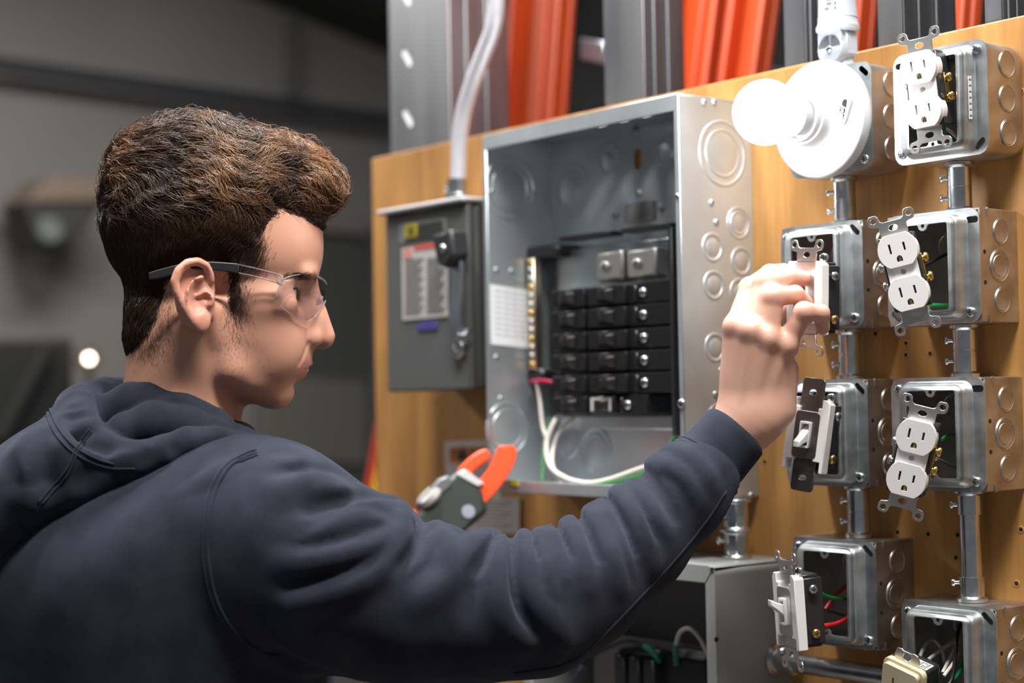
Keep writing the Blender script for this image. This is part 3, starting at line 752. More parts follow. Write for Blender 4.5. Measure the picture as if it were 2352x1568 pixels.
W('green_wire', [(2152, 290, 0.0), (2170, 296, 0.008), (2190, 315, 0.024), (2205, 340, 0.045)], 0.0017, WIRE_G, 'green wire at the bottom of the top right box')
W('white_wire', [(2158, 292, 0.004), (2180, 300, 0.012), (2198, 318, 0.026), (2210, 340, 0.046)], 0.0014, mat('pinkish_insulation', (0.6, 0.45, 0.5), 0.4), 'thin pale wire beside the green one in the top right box')
W('green_wire', [(1893, 606, -0.018), (1903, 618, 0.0), (1915, 630, 0.02), (1920, 650, 0.045)], 0.0016, WIRE_G, 'green wire in the box behind the fingers')
W('red_wire', [(1884, 712, -0.004), (1895, 715, 0.006), (1908, 706, 0.018), (1925, 708, 0.045)], 0.0019, WIRE_R, 'red wire in the box behind the fingers')
W('red_wire', [(1905, 960, -0.006), (1918, 956, 0.006), (1932, 955, 0.025), (1945, 958, 0.047)], 0.0018, WIRE_R, 'upper red wire in the box below the hand')
W('red_wire', [(1898, 1043, -0.008), (1912, 1035, 0.004), (1930, 1022, 0.022), (1945, 1010, 0.047)], 0.0018, WIRE_R, 'middle red wire in the box below the hand')
W('red_wire', [(1898, 1048, -0.008), (1912, 1052, 0.004), (1930, 1057, 0.022), (1945, 1055, 0.047)], 0.0018, WIRE_R, 'lower red wire in the box below the hand')
W('green_wire', [(1890, 918, -0.02), (1902, 909, -0.008), (1915, 918, 0.012), (1925, 930, 0.045)], 0.0018, WIRE_G, 'green wire behind the top of the dark strapped switch')
W('green_wire', [(1856, 1332, -0.04), (1872, 1352, -0.024), (1902, 1370, -0.004), (1945, 1376, 0.016), (1962, 1374, 0.04)], 0.0017, WIRE_G, 'green wire looping into the lowest left box')
W('red_wire', [(1862, 1432, -0.03), (1890, 1436, -0.018), (1925, 1430, 0.0), (1950, 1415, 0.02), (1962, 1400, 0.045)], 0.0019, WIRE_R, 'lower red wire looping into the lowest left box')
W('red_wire', [(1872, 1430, -0.02), (1888, 1408, -0.002), (1915, 1372, 0.014), (1945, 1343, 0.03), (1955, 1330, 0.045)], 0.0017, WIRE_R, 'upper red wire slanting through the lowest left box')
W('dark_wire', [(1873, 1392, -0.015), (1905, 1403, 0.01), (1940, 1414, 0.035), (1950, 1418, 0.048)], 0.0014, mat('dark_green', (0.008, 0.05, 0.02), 0.4), 'thin dark green wire in the lowest left box')
W('white_wire', [(2112, 1510, -0.006), (2125, 1480, 0.008), (2142, 1468, 0.024), (2162, 1490, 0.036), (2170, 1520, 0.046)], 0.0018, WIRE_W, 'white wire arching in the bottom right box')
W('white_wire', [(2132, 1515, -0.006), (2155, 1496, 0.010), (2185, 1475, 0.028), (2200, 1462, 0.046)], 0.0018, WIRE_W, 'white wire slanting up across the bottom right box')
W('white_wire', [(2165, 1545, -0.008), (2180, 1515, 0.006), (2200, 1475, 0.024), (2206, 1440, 0.046)], 0.0017, WIRE_W, 'steep white wire beside the black one in the bottom right box')
W('white_wire', [(2168, 1552, -0.012), (2188, 1525, 0.0), (2204, 1500, 0.02), (2210, 1470, 0.046)], 0.0017, WIRE_W, 'short white wire nearest the cover in the bottom right box')
W('black_wire', [(2166, 1590, -0.022), (2186, 1560, -0.012), (2193, 1520, -0.006), (2197, 1470, 0.0), (2206, 1435, 0.02), (2215, 1430, 0.046)], 0.0018, WIRE_K, 'black wire standing in front in the bottom right box')
W('green_wire', [(2172, 1585, -0.016), (2192, 1560, -0.006), (2210, 1530, 0.012), (2220, 1500, 0.046)], 0.0019, WIRE_G, 'green wire in the bottom right box')
# ================================================================== breaker panel
def vec(p): return Vector((float(p[0]), float(p[1]), float(p[2])))
YP = -0.051
pTL, pTR, pBL = PY(1108, 312, YP), PY(1557, 213, YP), PY(1120, 1128, YP)
px0, px1 = (pTL[0]+pBL[0])/2, pTR[0]
pz1 = (pTL[2]+pTR[2])/2; pz0 = pBL[2]
PW, PH, PDp = px1-px0, pz1-pz0, YB-YP
pt = thing('breaker_panel', 'open galvanised breaker panel with black breakers', 'electrical panel', (px0, YB, pz0))
t_ = 0.0014
def loc(p): return (p[0]-px0, p[1]-YB, p[2]-pz0)
fy = -PDp
top_hole = [circ(PW*0.42+k*0.036, -PDp*0.45, 0.011, 20) for k in range(3)]
MB().plate([(0, -PDp), (PW, -PDp), (PW, 0), (0, 0)], top_hole, 0, t_, M=Matrix(((1, 0, 0, 0), (0, 0, 1, 0), (0, -1, 0, 0), (0, 0, 0, 1))) if False else Matrix(((1, 0, 0, 0), (0, 0, 1, 0), (0, 1, 0, PH-t_), (0, 0, 0, 1)))).obj('top_side', GALVP, pt, bevel=0.0005)
MB().box(0, PW, -PDp, 0, 0, t_).obj('bottom_side', GALVP, pt, bevel=0.0005)
MB().box(0, t_, -PDp, 0, t_, PH-t_).obj('left_side', GALVP, pt, bevel=0.0005)
rs = MB().box(PW-t_, PW, -PDp, 0, t_, PH-t_).obj('right_side', GALVP, pt, bevel=0.0005)
# back with one open keyhole
kh = PY(1466, 366, YB-0.002); kl = loc(kh)
bk = MB().plate([(t_, t_), (PW-t_, t_), (PW-t_, PH-t_), (t_, PH-t_)], [slot(kl[0], kl[2], 0.024, 0.012, 90)], -t_-0.0012, -0.0012).obj('back', GALVP, pt)
MB().box(0.0, 0.006, -0.0008, -0.0002, 0.0, PH).obj('edge', GALVP, pt)
# front flanges turned inwards
lip = 0.017
MB().box(0, PW, fy, fy+t_, PH-lip, PH).obj('top_lip', GALVP, pt, bevel=0.0006)
MB().box(0, 0.007, fy, fy+t_, lip, PH-lip).obj('left_lip', GALVP, pt, bevel=0.0006)
MB().box(PW-0.007, PW, fy, fy+t_, lip, PH-lip).obj('right_lip', GALVP, pt, bevel=0.0006)
MB().box(0, PW, fy, fy+t_, 0, lip*0.8).obj('bottom_lip', GALVP, pt, bevel=0.0006)
def ring_ko(parent, px, py, wall, r, dbl=True):
    if wall == 'R': p = loc(PX(px, py, px1)); p = (PW, p[1], p[2]); d = (1, 0, 0)
    elif wall == 'B': p = loc(PY(px, py, YB-0.003)); p = (p[0], -t_-0.0013, p[2]); d = (0, -1, 0)
    elif wall == 'L': p = loc(PX(px, py, px0+t_)); p = (t_+0.0001, p[1], p[2]); d = (1, 0, 0)
    mb = MB()
    def rg(r_, wd): mb.lathe([(r_+wd, 0), (r_+wd*0.7, 0.0006), (r_, 0.0009), (r_-wd*0.7, 0.0006), (r_-wd, 0.0)], n=40, caps=False)
    rg(r, 0.0022)
    if dbl: rg(r*0.72, 0.002)
    mb.lathe([(r*0.68, 0.0002), (r*0.66, 0.0004), (0.0001, 0.0004)], n=40)
    o = mb.obj('knockout_ring', GALVP, parent, smooth=60)
    o.matrix_local = axis(d, p)
    return o
ring_ko(rs, 1660, 352, 'R', 0.0330)
for x, y, dd in ((1697, 512, True), (1637, 568, False), (1640, 655, False), (1643, 798, False), (1703, 600, False), (1700, 672, False)): ring_ko(rs, x, y, 'R', 0.0135 if not dd else 0.0155, dd)
ring_ko(rs, 1650, 960, 'R', 0.0135, False)
ring_ko(bk, 1312, 435, 'B', 0.030); ring_ko(bk, 1398, 366, 'B', 0.0175); ring_ko(bk, 1532, 342, 'B', 0.0175); ring_ko(bk, 1368, 1035, 'B', 0.026); ring_ko(bk, 1300, 1010, 'B', 0.020, False)
lsd = [o for o in pt.children if o.name.startswith('left_side')][0]
ring_ko(lsd, 1172, 432, 'L', 0.036); ring_ko(lsd, 1166, 985, 'L', 0.030)
for x, y in ((1617, 235), (1640, 235), (1634, 465), (1645, 510), (1657, 850), (1643, 905), (1725, 1137)):
    p = loc(PX(x, y, px1)); screw(rs, (PW, p[1], p[2]), (1, 0, 0), 0.0036, GALVP, 'rivet')
for x, y in ((1130, 440), (1224, 446), (1140, 620), (1175, 622), (1140, 820), (1150, 915)):
    p = loc(PX(x, y, px0+t_)); screw(lsd, (t_, p[1], p[2]), (1, 0, 0), 0.0034, GALVP, 'rivet')
for x, y in ((1412, 494), (1466, 444), (1518, 478), (1460, 300)):
    p = loc(PY(x, y, YB-0.003)); screw(bk, (p[0], -0.003, p[2]), (0, -1, 0), 0.0045, GALVP, 'rivet')
pp = loc(PY(1572, 448, YP)); screw(pt, (PW-0.0035, fy-0.0002, pp[2]), (0, -1, 0), 0.003, ZINC, 'screw')
pp = loc(PY(1578, 926, YP)); screw(pt, (PW-0.0035, fy-0.0002, pp[2]), (0, -1, 0), 0.0048, ZINC, 'screw')
# paper label on the left inside wall and rating plate on the back
q = [loc(PX(x, y, px0+t_+0.001)) for x, y in ((1126, 652), (1222, 668), (1222, 800), (1128, 790))]
lb = MB().add([(t_+0.0008, a[1], a[2]) for a in q]+[(t_+0.0002, a[1], a[2]) for a in q], [(0, 1, 2, 3), (7, 6, 5, 4), (0, 4, 5, 1), (1, 5, 6, 2), (2, 6, 7, 3), (3, 7, 4, 0)]).obj('wall_label', mat('white_label', (0.75, 0.76, 0.78), 0.6), pt, smooth=0)
mi = MB()
for k in range(9):
    f0 = (k+1.0)/11; a0 = Vector(q[0]).lerp(Vector(q[3]), f0); b0 = Vector(q[1]).lerp(Vector(q[2]), f0)
    for j in range(4):
        s0 = a0.lerp(b0, 0.1+0.2*j); s1 = a0.lerp(b0, 0.1+0.2*j+0.16)
        mi.add([(t_+0.0010, s0.y, s0.z), (t_+0.0010, s1.y, s1.z), (t_+0.0010, s1.y, s1.z-0.0011), (t_+0.0010, s0.y, s0.z-0.0011)], [(0, 1, 2, 3)])
mi.obj('label_print', mat('pale_ink', (0.35, 0.35, 0.36), 0.7), lb, smooth=0)
a, b_ = loc(PY(1436, 512, YB-0.004)), loc(PY(1503, 460, YB-0.004))
pl = MB().box(a[0], b_[0], -0.0045, -0.003, a[2], b_[2]).obj('rating_plate', mat('rating_plate', (0.12, 0.12, 0.115), 0.5), pt)
mi = MB()
for k in range(5):
    mi.box(a[0]+0.004, b_[0]-0.006-0.004*(k % 3), -0.0048, -0.0045, b_[2]-0.005-k*0.0048, b_[2]-0.0035-k*0.0048)
mi.obj('label_print', mat('plate_ink', (0.35, 0.34, 0.33), 0.6), pl)
# mounting pan, bus lugs and black rails
YF = -0.012            # breaker front plane
def lx(px, py, y): return loc(PY(px, py, y))
a, b_ = lx(1290, 985, 0.035), lx(1548, 545, 0.035)
MB().box(a[0], b_[0], 0.033-YB, 0.035-YB, a[2], b_[2]).obj('mounting_pan', GALVP, pt, bevel=0.0008)
for x0, x1, y in ((1370, 1428, 605), (1440, 1505, 598)):
    a, b_ = lx(x0, y+42, 0.012), lx(x1, y-32, 0.012)
    lg = MB().box(a[0], b_[0], 0.012-YB, 0.034-YB, a[2], b_[2]).obj('lug', mat('lug_aluminium', (0.62, 0.60, 0.58), 0.4, 1.0), pt, bevel=0.003, seg=2)
    m_ = ((a[0]+b_[0])/2-0.006, 0.012-YB, (a[2]+b_[2])/2); screw(lg, m_, (0, -1, 0), 0.006, STRAP, 'lug_screw')
for (x0, y0, x1, y1, yy) in ((1283, 546, 1402, 553, 0.004), (1425, 526, 1540, 535, 0.004)):
    a, b_ = lx(x0, (y0+y1)/2, yy), lx(x1, (y0+y1)/2, yy)
    MB().box(a[0], b_[0], yy-YB, yy-YB+0.02, a[2]-0.0025, a[2]+0.0025).obj('barrier_strip', BLACKP, pt, bevel=0.0005)
a, b_ = lx(1544, 1000, -0.012), lx(1556, 520, -0.012)
MB().box(a[0], a[0]+0.005, -0.012-YB, 0.034-YB, a[2], b_[2]).obj('side_rail', BLACKP, pt, bevel=0.0005)
a, b_ = lx(1262, 957, 0.03), lx(1540, 645, 0.03)
MB().box(a[0], b_[0], 0.0325-YB, 0.0335-YB, a[2], b_[2]).obj('gap_shade_plate', BLACKP, pt)  # added black sheet that paints the gaps between breakers dark
# neutral bar with black stand-offs
a, b_ = lx(1222, 848, 0.008), lx(1222, 592, 0.008)
nb = MB().box(a[0]-0.006, a[0]+0.006, 0.008-YB, 0.020-YB, a[2], b_[2]).obj('neutral_bar', mat('neutral_bar', (0.70, 0.62, 0.48), 0.35, 1.0, var=0.2), pt, bevel=0.001)
for k in range(13):
    zz = a[2]+(b_[2]-a[2])*(k+0.5)/13; screw(nb, (a[0], 0.0075-YB, zz), (0, -1, 0), 0.0042, BRASS if k % 3 == 0 else STRAP, 'terminal_screw')
aa, bb_ = lx(1150, 590, 0.012), lx(1325, 565, 0.012)
MB().box(a[0]-0.045, a[0]+0.045, 0.012-YB, 0.05-YB, b_[2]-0.001, b_[2]+0.014).obj('standoff', BLACKP, pt, bevel=0.003)
MB().box(a[0]-0.016, a[0]+0.016, 0.010-YB, 0.05-YB, a[2]-0.016, a[2]+0.001).obj('standoff', BLACKP, pt, bevel=0.003)

# ---------------------------------------------------------------- breakers, each its own thing
HANDLE_PRINT = mat('handle_print', (0.55, 0.54, 0.53), 0.5)
def breaker(label, x0, y0, x1, y1, side, tagged=False, two=False):
    A, B = PY(x0, 800, YF), PY(x1, 800, YF); w_ = B[0]-A[0]; A[2] = PY(1440, y1, YF)[2]; h_ = PY(1440, y0, YF)[2]-A[2]
    t = thing('circuit_breaker', label, 'circuit breaker', (A[0], YF, A[2]), group='black circuit breakers in the panel')
    bd = MB().box(0, w_, 0.006, 0.044, 0.0006, h_-0.0006)
    cw = w_*0.5 if side == 'R' else w_
    x0_ = 0 if side == 'R' else 0
    bd.box(0.002, cw-0.002, 0.0, 0.008, 0.0016, h_-0.0016)
    bd.obj('case', BREAK, t, bevel=0.0012, seg=2)
    hx = cw*0.5
    n_ = 2 if two else 1
    hd = MB()
    q0, q1 = hx-0.013, hx+0.013
    hd.add([(q0, -0.001, h_*0.22), (q1, -0.001, h_*0.22), (q1, -0.001, h_*0.78), (q0, -0.001, h_*0.78),
            (q0+0.013, -0.011, h_*0.28), (q1-0.004, -0.009, h_*0.28), (q1-0.004, -0.009, h_*0.72), (q0+0.013, -0.011, h_*0.72)],
           [(4, 5, 6, 7), (0, 1, 5, 4), (1, 2, 6, 5), (2, 3, 7, 6), (3, 0, 4, 7)])
    ho = hd.obj('handle', BREAK, t, bevel=0.001, seg=2)
    if tagged:
        lb = MB().box(cw*0.12, cw*0.85, -0.0006, 0.0002, h_*0.2, h_*0.85).obj('rating_label', PAPER, t)
        mi = MB()
        for k in range(5): mi.box(cw*(0.32+0.07*k), cw*(0.36+0.07*k), -0.0009, -0.0006, h_*0.35, h_*0.7)
        mi.obj('label_print', INK, lb)
    if side == 'R':
        screw(t, (w_*0.66, 0.0055, h_*0.5), (0, -1, 0), 0.0052, ZINC, 'terminal_screw')
        MB().box(w_*0.56, w_*0.60, 0.002, 0.010, h_*0.15, h_*0.85).obj('terminal_lip', BREAK, t, bevel=0.0008)
    return t
rows = [(648, 699), (699, 750), (753, 801), (804, 852), (855, 903), (905, 953)]
nm = ['topmost', 'second', 'third', 'fourth', 'fifth', 'lowest']
for i, (a, b_) in enumerate(rows):
    breaker('%s breaker in the left row of the panel' % nm[i], 1264, a, 1346, b_, 'L')
    breaker('%s breaker in the right row of the panel' % nm[i] + (', with a white label' if i == 5 else ''), 1348, a, 1538 if i < 5 else 1475, b_, 'R', tagged=(i == 5))

# ---------------------------------------------------------------- wires in the panel
GP = 'wires in the breaker panel'
def WP(name, pl, r, m, label): return wire(name, [PY(a, b, c) for a, b, c in pl], r, m, label, GP)
WP('white_wire', [(1233, 872, 0.0), (1240, 920, 0.0), (1247, 980, -0.004), (1258, 1010, -0.008)], 0.0024, WIRE_W, 'white wire hanging from the foot of the neutral bar')
WP('white_wire', [(1290, 945, 0.0), (1270, 975, -0.012), (1255, 1020, -0.02), (1264, 1070, -0.028), (1300, 1098, -0.034), (1350, 1109, -0.034), (1400, 1101, -0.028), (1460, 1080, -0.02), (1530, 1056, -0.01), (1560, 1040, 0.0)], 0.0030, WIRE_W, 'thick white wire looping low across the panel')
WP('white_wire', [(1320, 960, 0.01), (1280, 1000, -0.004), (1268, 1060, -0.02), (1285, 1100, -0.03), (1294, 1114, -0.034)], 0.0024, WIRE_W, 'short white wire end beside the looping wire')
WP('green_wire', [(1366, 1114, -0.034), (1420, 1104, -0.026), (1490, 1082, -0.016), (1535, 1030, -0.008), (1568, 972, 0.0), (1572, 962, 0.02)], 0.0028, mat('panel_green', (0.04, 0.20, 0.05), 0.4), 'green wire running beside the white loop in the panel')
WP('green_wire', [(1262, 960, 0.015), (1252, 1010, 0.0), (1248, 1060, -0.01), (1246, 1105, -0.02)], 0.0022, mat('panel_green', (0.04, 0.20, 0.05), 0.4), 'green wire hanging left of the white loop')
WP('red_wire', [(1222, 876, 0.006), (1245, 874, -0.004), (1270, 878, 0.0), (1290, 880, 0.02)], 0.0026, mat('crimson_wire', (0.45, 0.01, 0.06), 0.4), 'short red wire at the foot of the neutral bar')

# ================================================================== safety switch
YD = -0.045
a, b_, c0 = PY(884, 492, YD), PY(1072, 462, YD), PY(903, 900, YD)
DX, DW, DZ1, DZ0 = a[0], b_[0]-a[0], (a[2]+b_[2])/2, c0[2]
dt = thing('safety_switch', 'dark grey safety switch box with side handle left of the panel', 'switch box', (DX, YB, DZ0))
dl = lambda px, py, y: tuple(PY(px, py, y)-np.array([DX, YB, DZ0]))
DH = DZ1-DZ0; fy2 = YD-YB
MB().box(0.004, DW+0.0, fy2+0.012, -0.0005, 0.002, DH-0.002).obj('body', DISC, dt, bevel=0.004, seg=2)
MB().box(0, DW, fy2, fy2+0.010, 0, DH-0.001).obj('cover', DISC, dt, bevel=0.003, seg=2)
MB().box(-0.004, DW+0.003, fy2-0.010, fy2+0.03, DH-0.001, DH+0.005).obj('rain_lip', mat('pale_lip', (0.45, 0.44, 0.42), 0.4), dt, bevel=0.002, seg=2)
def dpanel(name, x0, y0, x1, y1, y, th, m, par=dt):
    A = dl(x0, y1, y); B = dl(x1, y0, y)
    return MB().box(A[0], B[0], y-YB, y-YB+th, A[2], B[2]).obj(name, m, par, bevel=0.0005)
dpanel('label_frame', 917, 498, 1024, 560, YD-0.001, 0.0012, mat('label_frame', (0.16, 0.16, 0.155), 0.5))
dpanel('brand_plate', 930, 506, 1016, 553, YD-0.002, 0.0012, mat('brand_black', (0.018, 0.018, 0.017), 0.5))
yl = dpanel('square_emblem', 929, 511, 957, 548, YD-0.003, 0.0012, mat('emblem_yellow', (0.34, 0.27, 0.01), 0.5))
dpanel('emblem_mark', 936, 519, 950, 541, YD-0.0036, 0.0008, mat('emblem_dark', (0.10, 0.08, 0.008), 0.5))
wl = dpanel('warning_label', 924, 556, 1026, 736, YD-0.0018, 0.001, mat('warn_paper', (0.42, 0.39, 0.37), 0.6))
dpanel('red_heading', 950, 556, 1010, 575, YD-0.0026, 0.0008, mat('heading_red', (0.55, 0.07, 0.05), 0.6))
dpanel('red_patch', 926, 568, 946, 595, YD-0.0026, 0.0008, mat('heading_pink', (0.50, 0.22, 0.19), 0.6))
mi = MB()
for k in range(18):
    A = dl(930, 600+k*7.2, YD-0.0026); B = dl(972, 600+k*7.2, YD-0.0026); mi.box(A[0], B[0]-0.004*(k % 3), YD-0.0026-YB, YD-0.0022-YB, A[2], A[2]+0.0017)
    A = dl(980, 596+k*7.2, YD-0.0026); B = dl(1020, 596+k*7.2, YD-0.0026); mi.box(A[0], B[0]-0.003*(k % 4), YD-0.0026-YB, YD-0.0022-YB, A[2], A[2]+0.0017)
mi.obj('label_print', mat('faded_ink', (0.20, 0.19, 0.185), 0.7), wl)
dpanel('violet_sticker', 958, 737, 1003, 760, YD-0.0018, 0.001, mat('violet_sticker', (0.05, 0.04, 0.22), 0.6))
# handle : black knob, zinc lever, hook and hasp
A = np.array(dl(1034, 568, YD-0.02))
kb = MB().plate([(A[0]-0.022, A[2]+0.016), (A[0]+0.016, A[2]+0.020), (A[0]+0.020, A[2]-0.012), (A[0]+0.004, A[2]-0.026), (A[0]-0.012, A[2]-0.018)], y0=fy2-0.032, y1=fy2-0.006).obj('handle_knob', BLACKP, dt, bevel=0.004, seg=2)
screw(kb, (A[0]+0.002, fy2-0.032, A[2]-0.002), (0, -1, 0), 0.005, ZINC)
pth = [dl(1047, 585, YD-0.014), dl(1050, 620, YD-0.014), dl(1050, 680, YD-0.014), dl(1046, 735, YD-0.014), dl(1050, 765, YD-0.012), dl(1066, 768, YD-0.010), dl(1072, 755, YD-0.008)]
lm = mat('handle_zinc', (0.50, 0.55, 0.62), 0.35, 1.0)
lv = MB()
sp_ = smoothpath(pth, 6)
LL = []
for i, p in enumerate(sp_):
    w_ = 0.011 if i < len(sp_)*0.6 else 0.0065
    LL.append([(p[0]-w_, p[1]-0.003, p[2]), (p[0]+w_, p[1]-0.003, p[2]), (p[0]+w_, p[1]+0.003, p[2]), (p[0]-w_, p[1]+0.003, p[2])])
lv.loops(LL); lv.obj('lever', lm, dt, bevel=0.001)
A = dl(1052, 799, YD-0.006)
ht_ = MB().lathe([(0.0125, -0.006), (0.0125, 0.001), (0.011, 0.003), (0.0055, 0.003), (0.005, 0.0)], M=axis((0, -1, 0), A), n=24).obj('hasp_ring', ZINC, dt)
# ---------------------------------------------------------------- bent conduit above the switch box
yv = 0.0
et = thing('bent_conduit', 'bent white-grey conduit rising from the safety switch', 'conduit', PY(1052, 456, yv))
eo = PY(1052, 456, yv)
pth = [PY(x, y, yv)-eo for x, y in ((1052, 458), (1053, 400), (1056, 320), (1064, 262), (1082, 200), (1108, 130), (1130, 72), (1139, 20), (1141, -60), (1141, -200))]
EMT = mat('emt_pale', (0.62, 0.60, 0.64), 0.38, 0.45, var=0.06)
MB().tube(smoothpath(pth, 8), 0.0102, 20).obj('tube', EMT, et, smooth=60)
cn = MB().lathe([(0.0165, 0), (0.0165, 0.004), (0.0128, 0.006), (0.0128, 0.024), (0.0105, 0.025)], n=28).obj('connector', ZINC, et)
screw(cn, (-0.0145, -0.006, 0.013), (-0.9, -0.4, 0), 0.005, ZINC, 'set_screw', shank=0.008)

# ================================================================== grey enclosure at the bottom
YE = -0.055
cr = PY(1641, 1300, YE); tb = PY(1800, 1283, YB)
EX1, EZ1 = cr[0], cr[2]
EW, EH, ED = 0.30, 0.62, YB-YE
gt = thing('grey_enclosure', 'open light grey metal enclosure below the breaker panel', 'enclosure', (EX1-EW, YB, EZ1-EH))
g1 = 0.0018
# rounded top and sides : profile in x/z swept along y
pr = [(EW, 0.0), (EW, EH-0.010)]+[(EW-0.010+0.010*math.cos(R(a)), EH-0.010+0.010*math.sin(R(a))) for a in (15, 30, 45, 60, 75)]+[(EW-0.010, EH), (0.010, EH)]+[(0.010-0.010*math.sin(R(a)), EH-0.010+0.010*math.cos(R(a))) for a in (15, 30, 45, 60, 75)]+[(0, EH-0.010), (0, 0)]
inn = [(min(max(x, g1), EW-g1), min(z, EH-g1)) for x, z in pr]
MB().plate(pr+inn[::-1], y0=-ED, y1=-0.0006).obj('shell', GREYPAINT, gt, bevel=0.0008)
MB().box(g1, EW-g1, -0.003, -0.0008, 0, EH-g1).obj('back', mat('enclosure_inside', (0.22, 0.215, 0.21), 0.5), gt)
MB().plate([(0.0, EH-0.001), (EW-0.002, EH-0.001), (EW-0.0132, EH-0.0175), (0.0, EH-0.0175)], y0=-ED, y1=-ED+g1).obj('top_flange', GREYPAINT, gt, bevel=0.0006)
MB().plate([(EW-0.001, 0), (EW-0.001, EH-0.003), (EW-0.0135, EH-0.0185), (EW-0.0135, 0)], y0=-ED, y1=-ED+g1).obj('side_flange', GREYPAINT, gt, bevel=0.0006)
MB().box(0.001, 0.0135, -ED, -ED+g1, 0, EH-0.016).obj('side_flange', GREYPAINT, gt, bevel=0.0006)
MB().lathe([(0.0001, 0.0006), (0.0024, 0.0006), (0.0024, 0.0)], M=axis((0, -1, 0), (EW-0.0032, -ED-0.0002, EH-0.0036)), n=14).obj('corner_hole', DARK, gt)
go = np.array([EX1-EW, YB, EZ1-EH])
gl = lambda px, py, y: tuple(PY(px, py, y)-go)
A, B = gl(1380, 1475, 0.03), gl(1660, 1440, 0.03)
MB().box(0.02, EW-0.02, 0.03-YB, 0.034-YB, 0.1, A[2]+0.012).obj('mounting_plate', mat('pale_plate', (0.42, 0.405, 0.39), 0.5), gt, bevel=0.001)
p = PX(1645, 1468, EX1)-go
MB().lathe([(0.0001, 0.0004), (0.0028, 0.0004), (0.0028, 0.0)], M=axis((1, 0, 0), (EW, p[1], p[2])), n=12).obj('side_hole', DARK, gt)
# black device inside
ka = PY(1422, 1620, 0.0); kb_ = PY(1622, 1520, 0.0)
kt = thing('contactor', 'black contactor inside the grey enclosure at the bottom', 'contactor', (ka[0], 0.0, ka[2]))
kw, kh_ = kb_[0]-ka[0], kb_[2]-ka[2]
MB().box(0, kw, 0.0, 0.03, 0, kh_).obj('body', BLACKP, kt, bevel=0.002)
for k in range(3): MB().box(kw*(0.04+0.17*k), kw*(0.16+0.17*k), -0.012, 0.002, 0.0, kh_*0.94).obj('terminal_block', BLACKP, kt, bevel=0.002)
for q in (0.44, 0.66): screw(kt, (kw*q, 0.004, kh_+0.003), (0, -0.3, 1), 0.005, ZINC, 'terminal_screw', shank=0.004)
MB().box(kw*0.62, kw*0.95, 0.004, 0.02, kh_-0.001, kh_+0.01).obj('bracket', STRAP, kt, bevel=0.001)
GE = 'wires in the grey enclosure'
def WE(name, pl, r, m, label): return wire(name, [PY(a, b, c) for a, b, c in pl], r, m, label, GE)
WE('black_wire', [(1340, 1520, 0.0), (1392, 1488, -0.012), (1440, 1473, -0.02), (1480, 1482, -0.018), (1508, 1508, -0.008), (1515, 1524, 0.004)], 0.0024, WIRE_K, 'black wire arching over the contactor')
WE('green_tape', [(1478, 1481, -0.0185), (1494, 1492, -0.014), (1508, 1508, -0.008), (1513, 1518, -0.002)], 0.0034, TEAL, 'teal tape sleeve on the black wire end')
WE('white_wire', [(1553, 1530, 0.004), (1552, 1490, -0.012), (1562, 1452, -0.02), (1585, 1443, -0.022), (1608, 1466, -0.018), (1625, 1500, -0.01), (1645, 1550, 0.01)], 0.0024, WIRE_W, 'white wire arching high over the contactor')
WE('green_tape', [(1554, 1522, 0.0), (1552, 1500, -0.008), (1552, 1478, -0.0155)], 0.0034, TEAL, 'teal tape sleeve on the white wire end')
WE('blue_wire', [(1310, 1572, 0.0), (1330, 1540, -0.004), (1345, 1520, 0.004)], 0.0022, mat('slate_insulation', (0.10, 0.11, 0.16), 0.4), 'short slate blue wire end left of the contactor')
# connector on top of the enclosure and the conduit that leaves its side
yq = 0.012
cp = PY(1692, 1262, yq)
ct_ = thing('conduit_fitting', 'zinc conduit fitting between the panel and the grey enclosure', 'conduit fitting', (cp[0], yq, EZ1))
HH = pz0-EZ1
MB().lathe([(0.0155, 0.0), (0.0155, 0.0035), (0.0125, 0.004), (0.0125, HH*0.42), (0.0165, HH*0.44), (0.0165, HH*0.50), (0.0125, HH*0.53), (0.0125, HH-0.004), (0.0155, HH-0.0035), (0.0155, HH)], n=8).obj('body', ZINC, ct_, bevel=0.0006)
screw(ct_, (-0.018, -0.006, HH*0.3), (-0.9, -0.4, 0), 0.0048, ZINC, 'set_screw', shank=0.009)
screw(ct_, (-0.014, -0.012, HH*0.72), (-0.9, -0.6, 0), 0.0055, ZINC, 'set_screw', shank=0.009)
ye = 0.0
p0 = PX(1788, 1516, EX1+0.004)
hz = p0[2]
yv2 = p0[1]
tt = thing('low_conduit', 'horizontal conduit leaving the side of the grey enclosure', 'conduit', (EX1, yv2, hz))
MB().cyl((0.012, 0, 0), (BX['R4'][0]-S/2-EX1-0.0005, 0, 0), 0.0098, n=24).obj('tube', ZINC, tt)
cn = MB().lathe([(0.0168, 0.0), (0.0168, 0.004), (0.0125, 0.006), (0.0125, 0.026), (0.0098, 0.027)], M=axis((1, 0, 0)), n=28).obj('connector', ZINC, tt)
screw(cn, (0.016, -0.008, 0.0125), (0, -0.6, 1), 0.0048, ZINC, 'set_screw', shank=0.008)
ss = PX(1782, 1390, EX1); so = ss-go
screw(gt, (EW, so[1], so[2]), (1, 0, 0), 0.008, ZINC, 'side_screw')

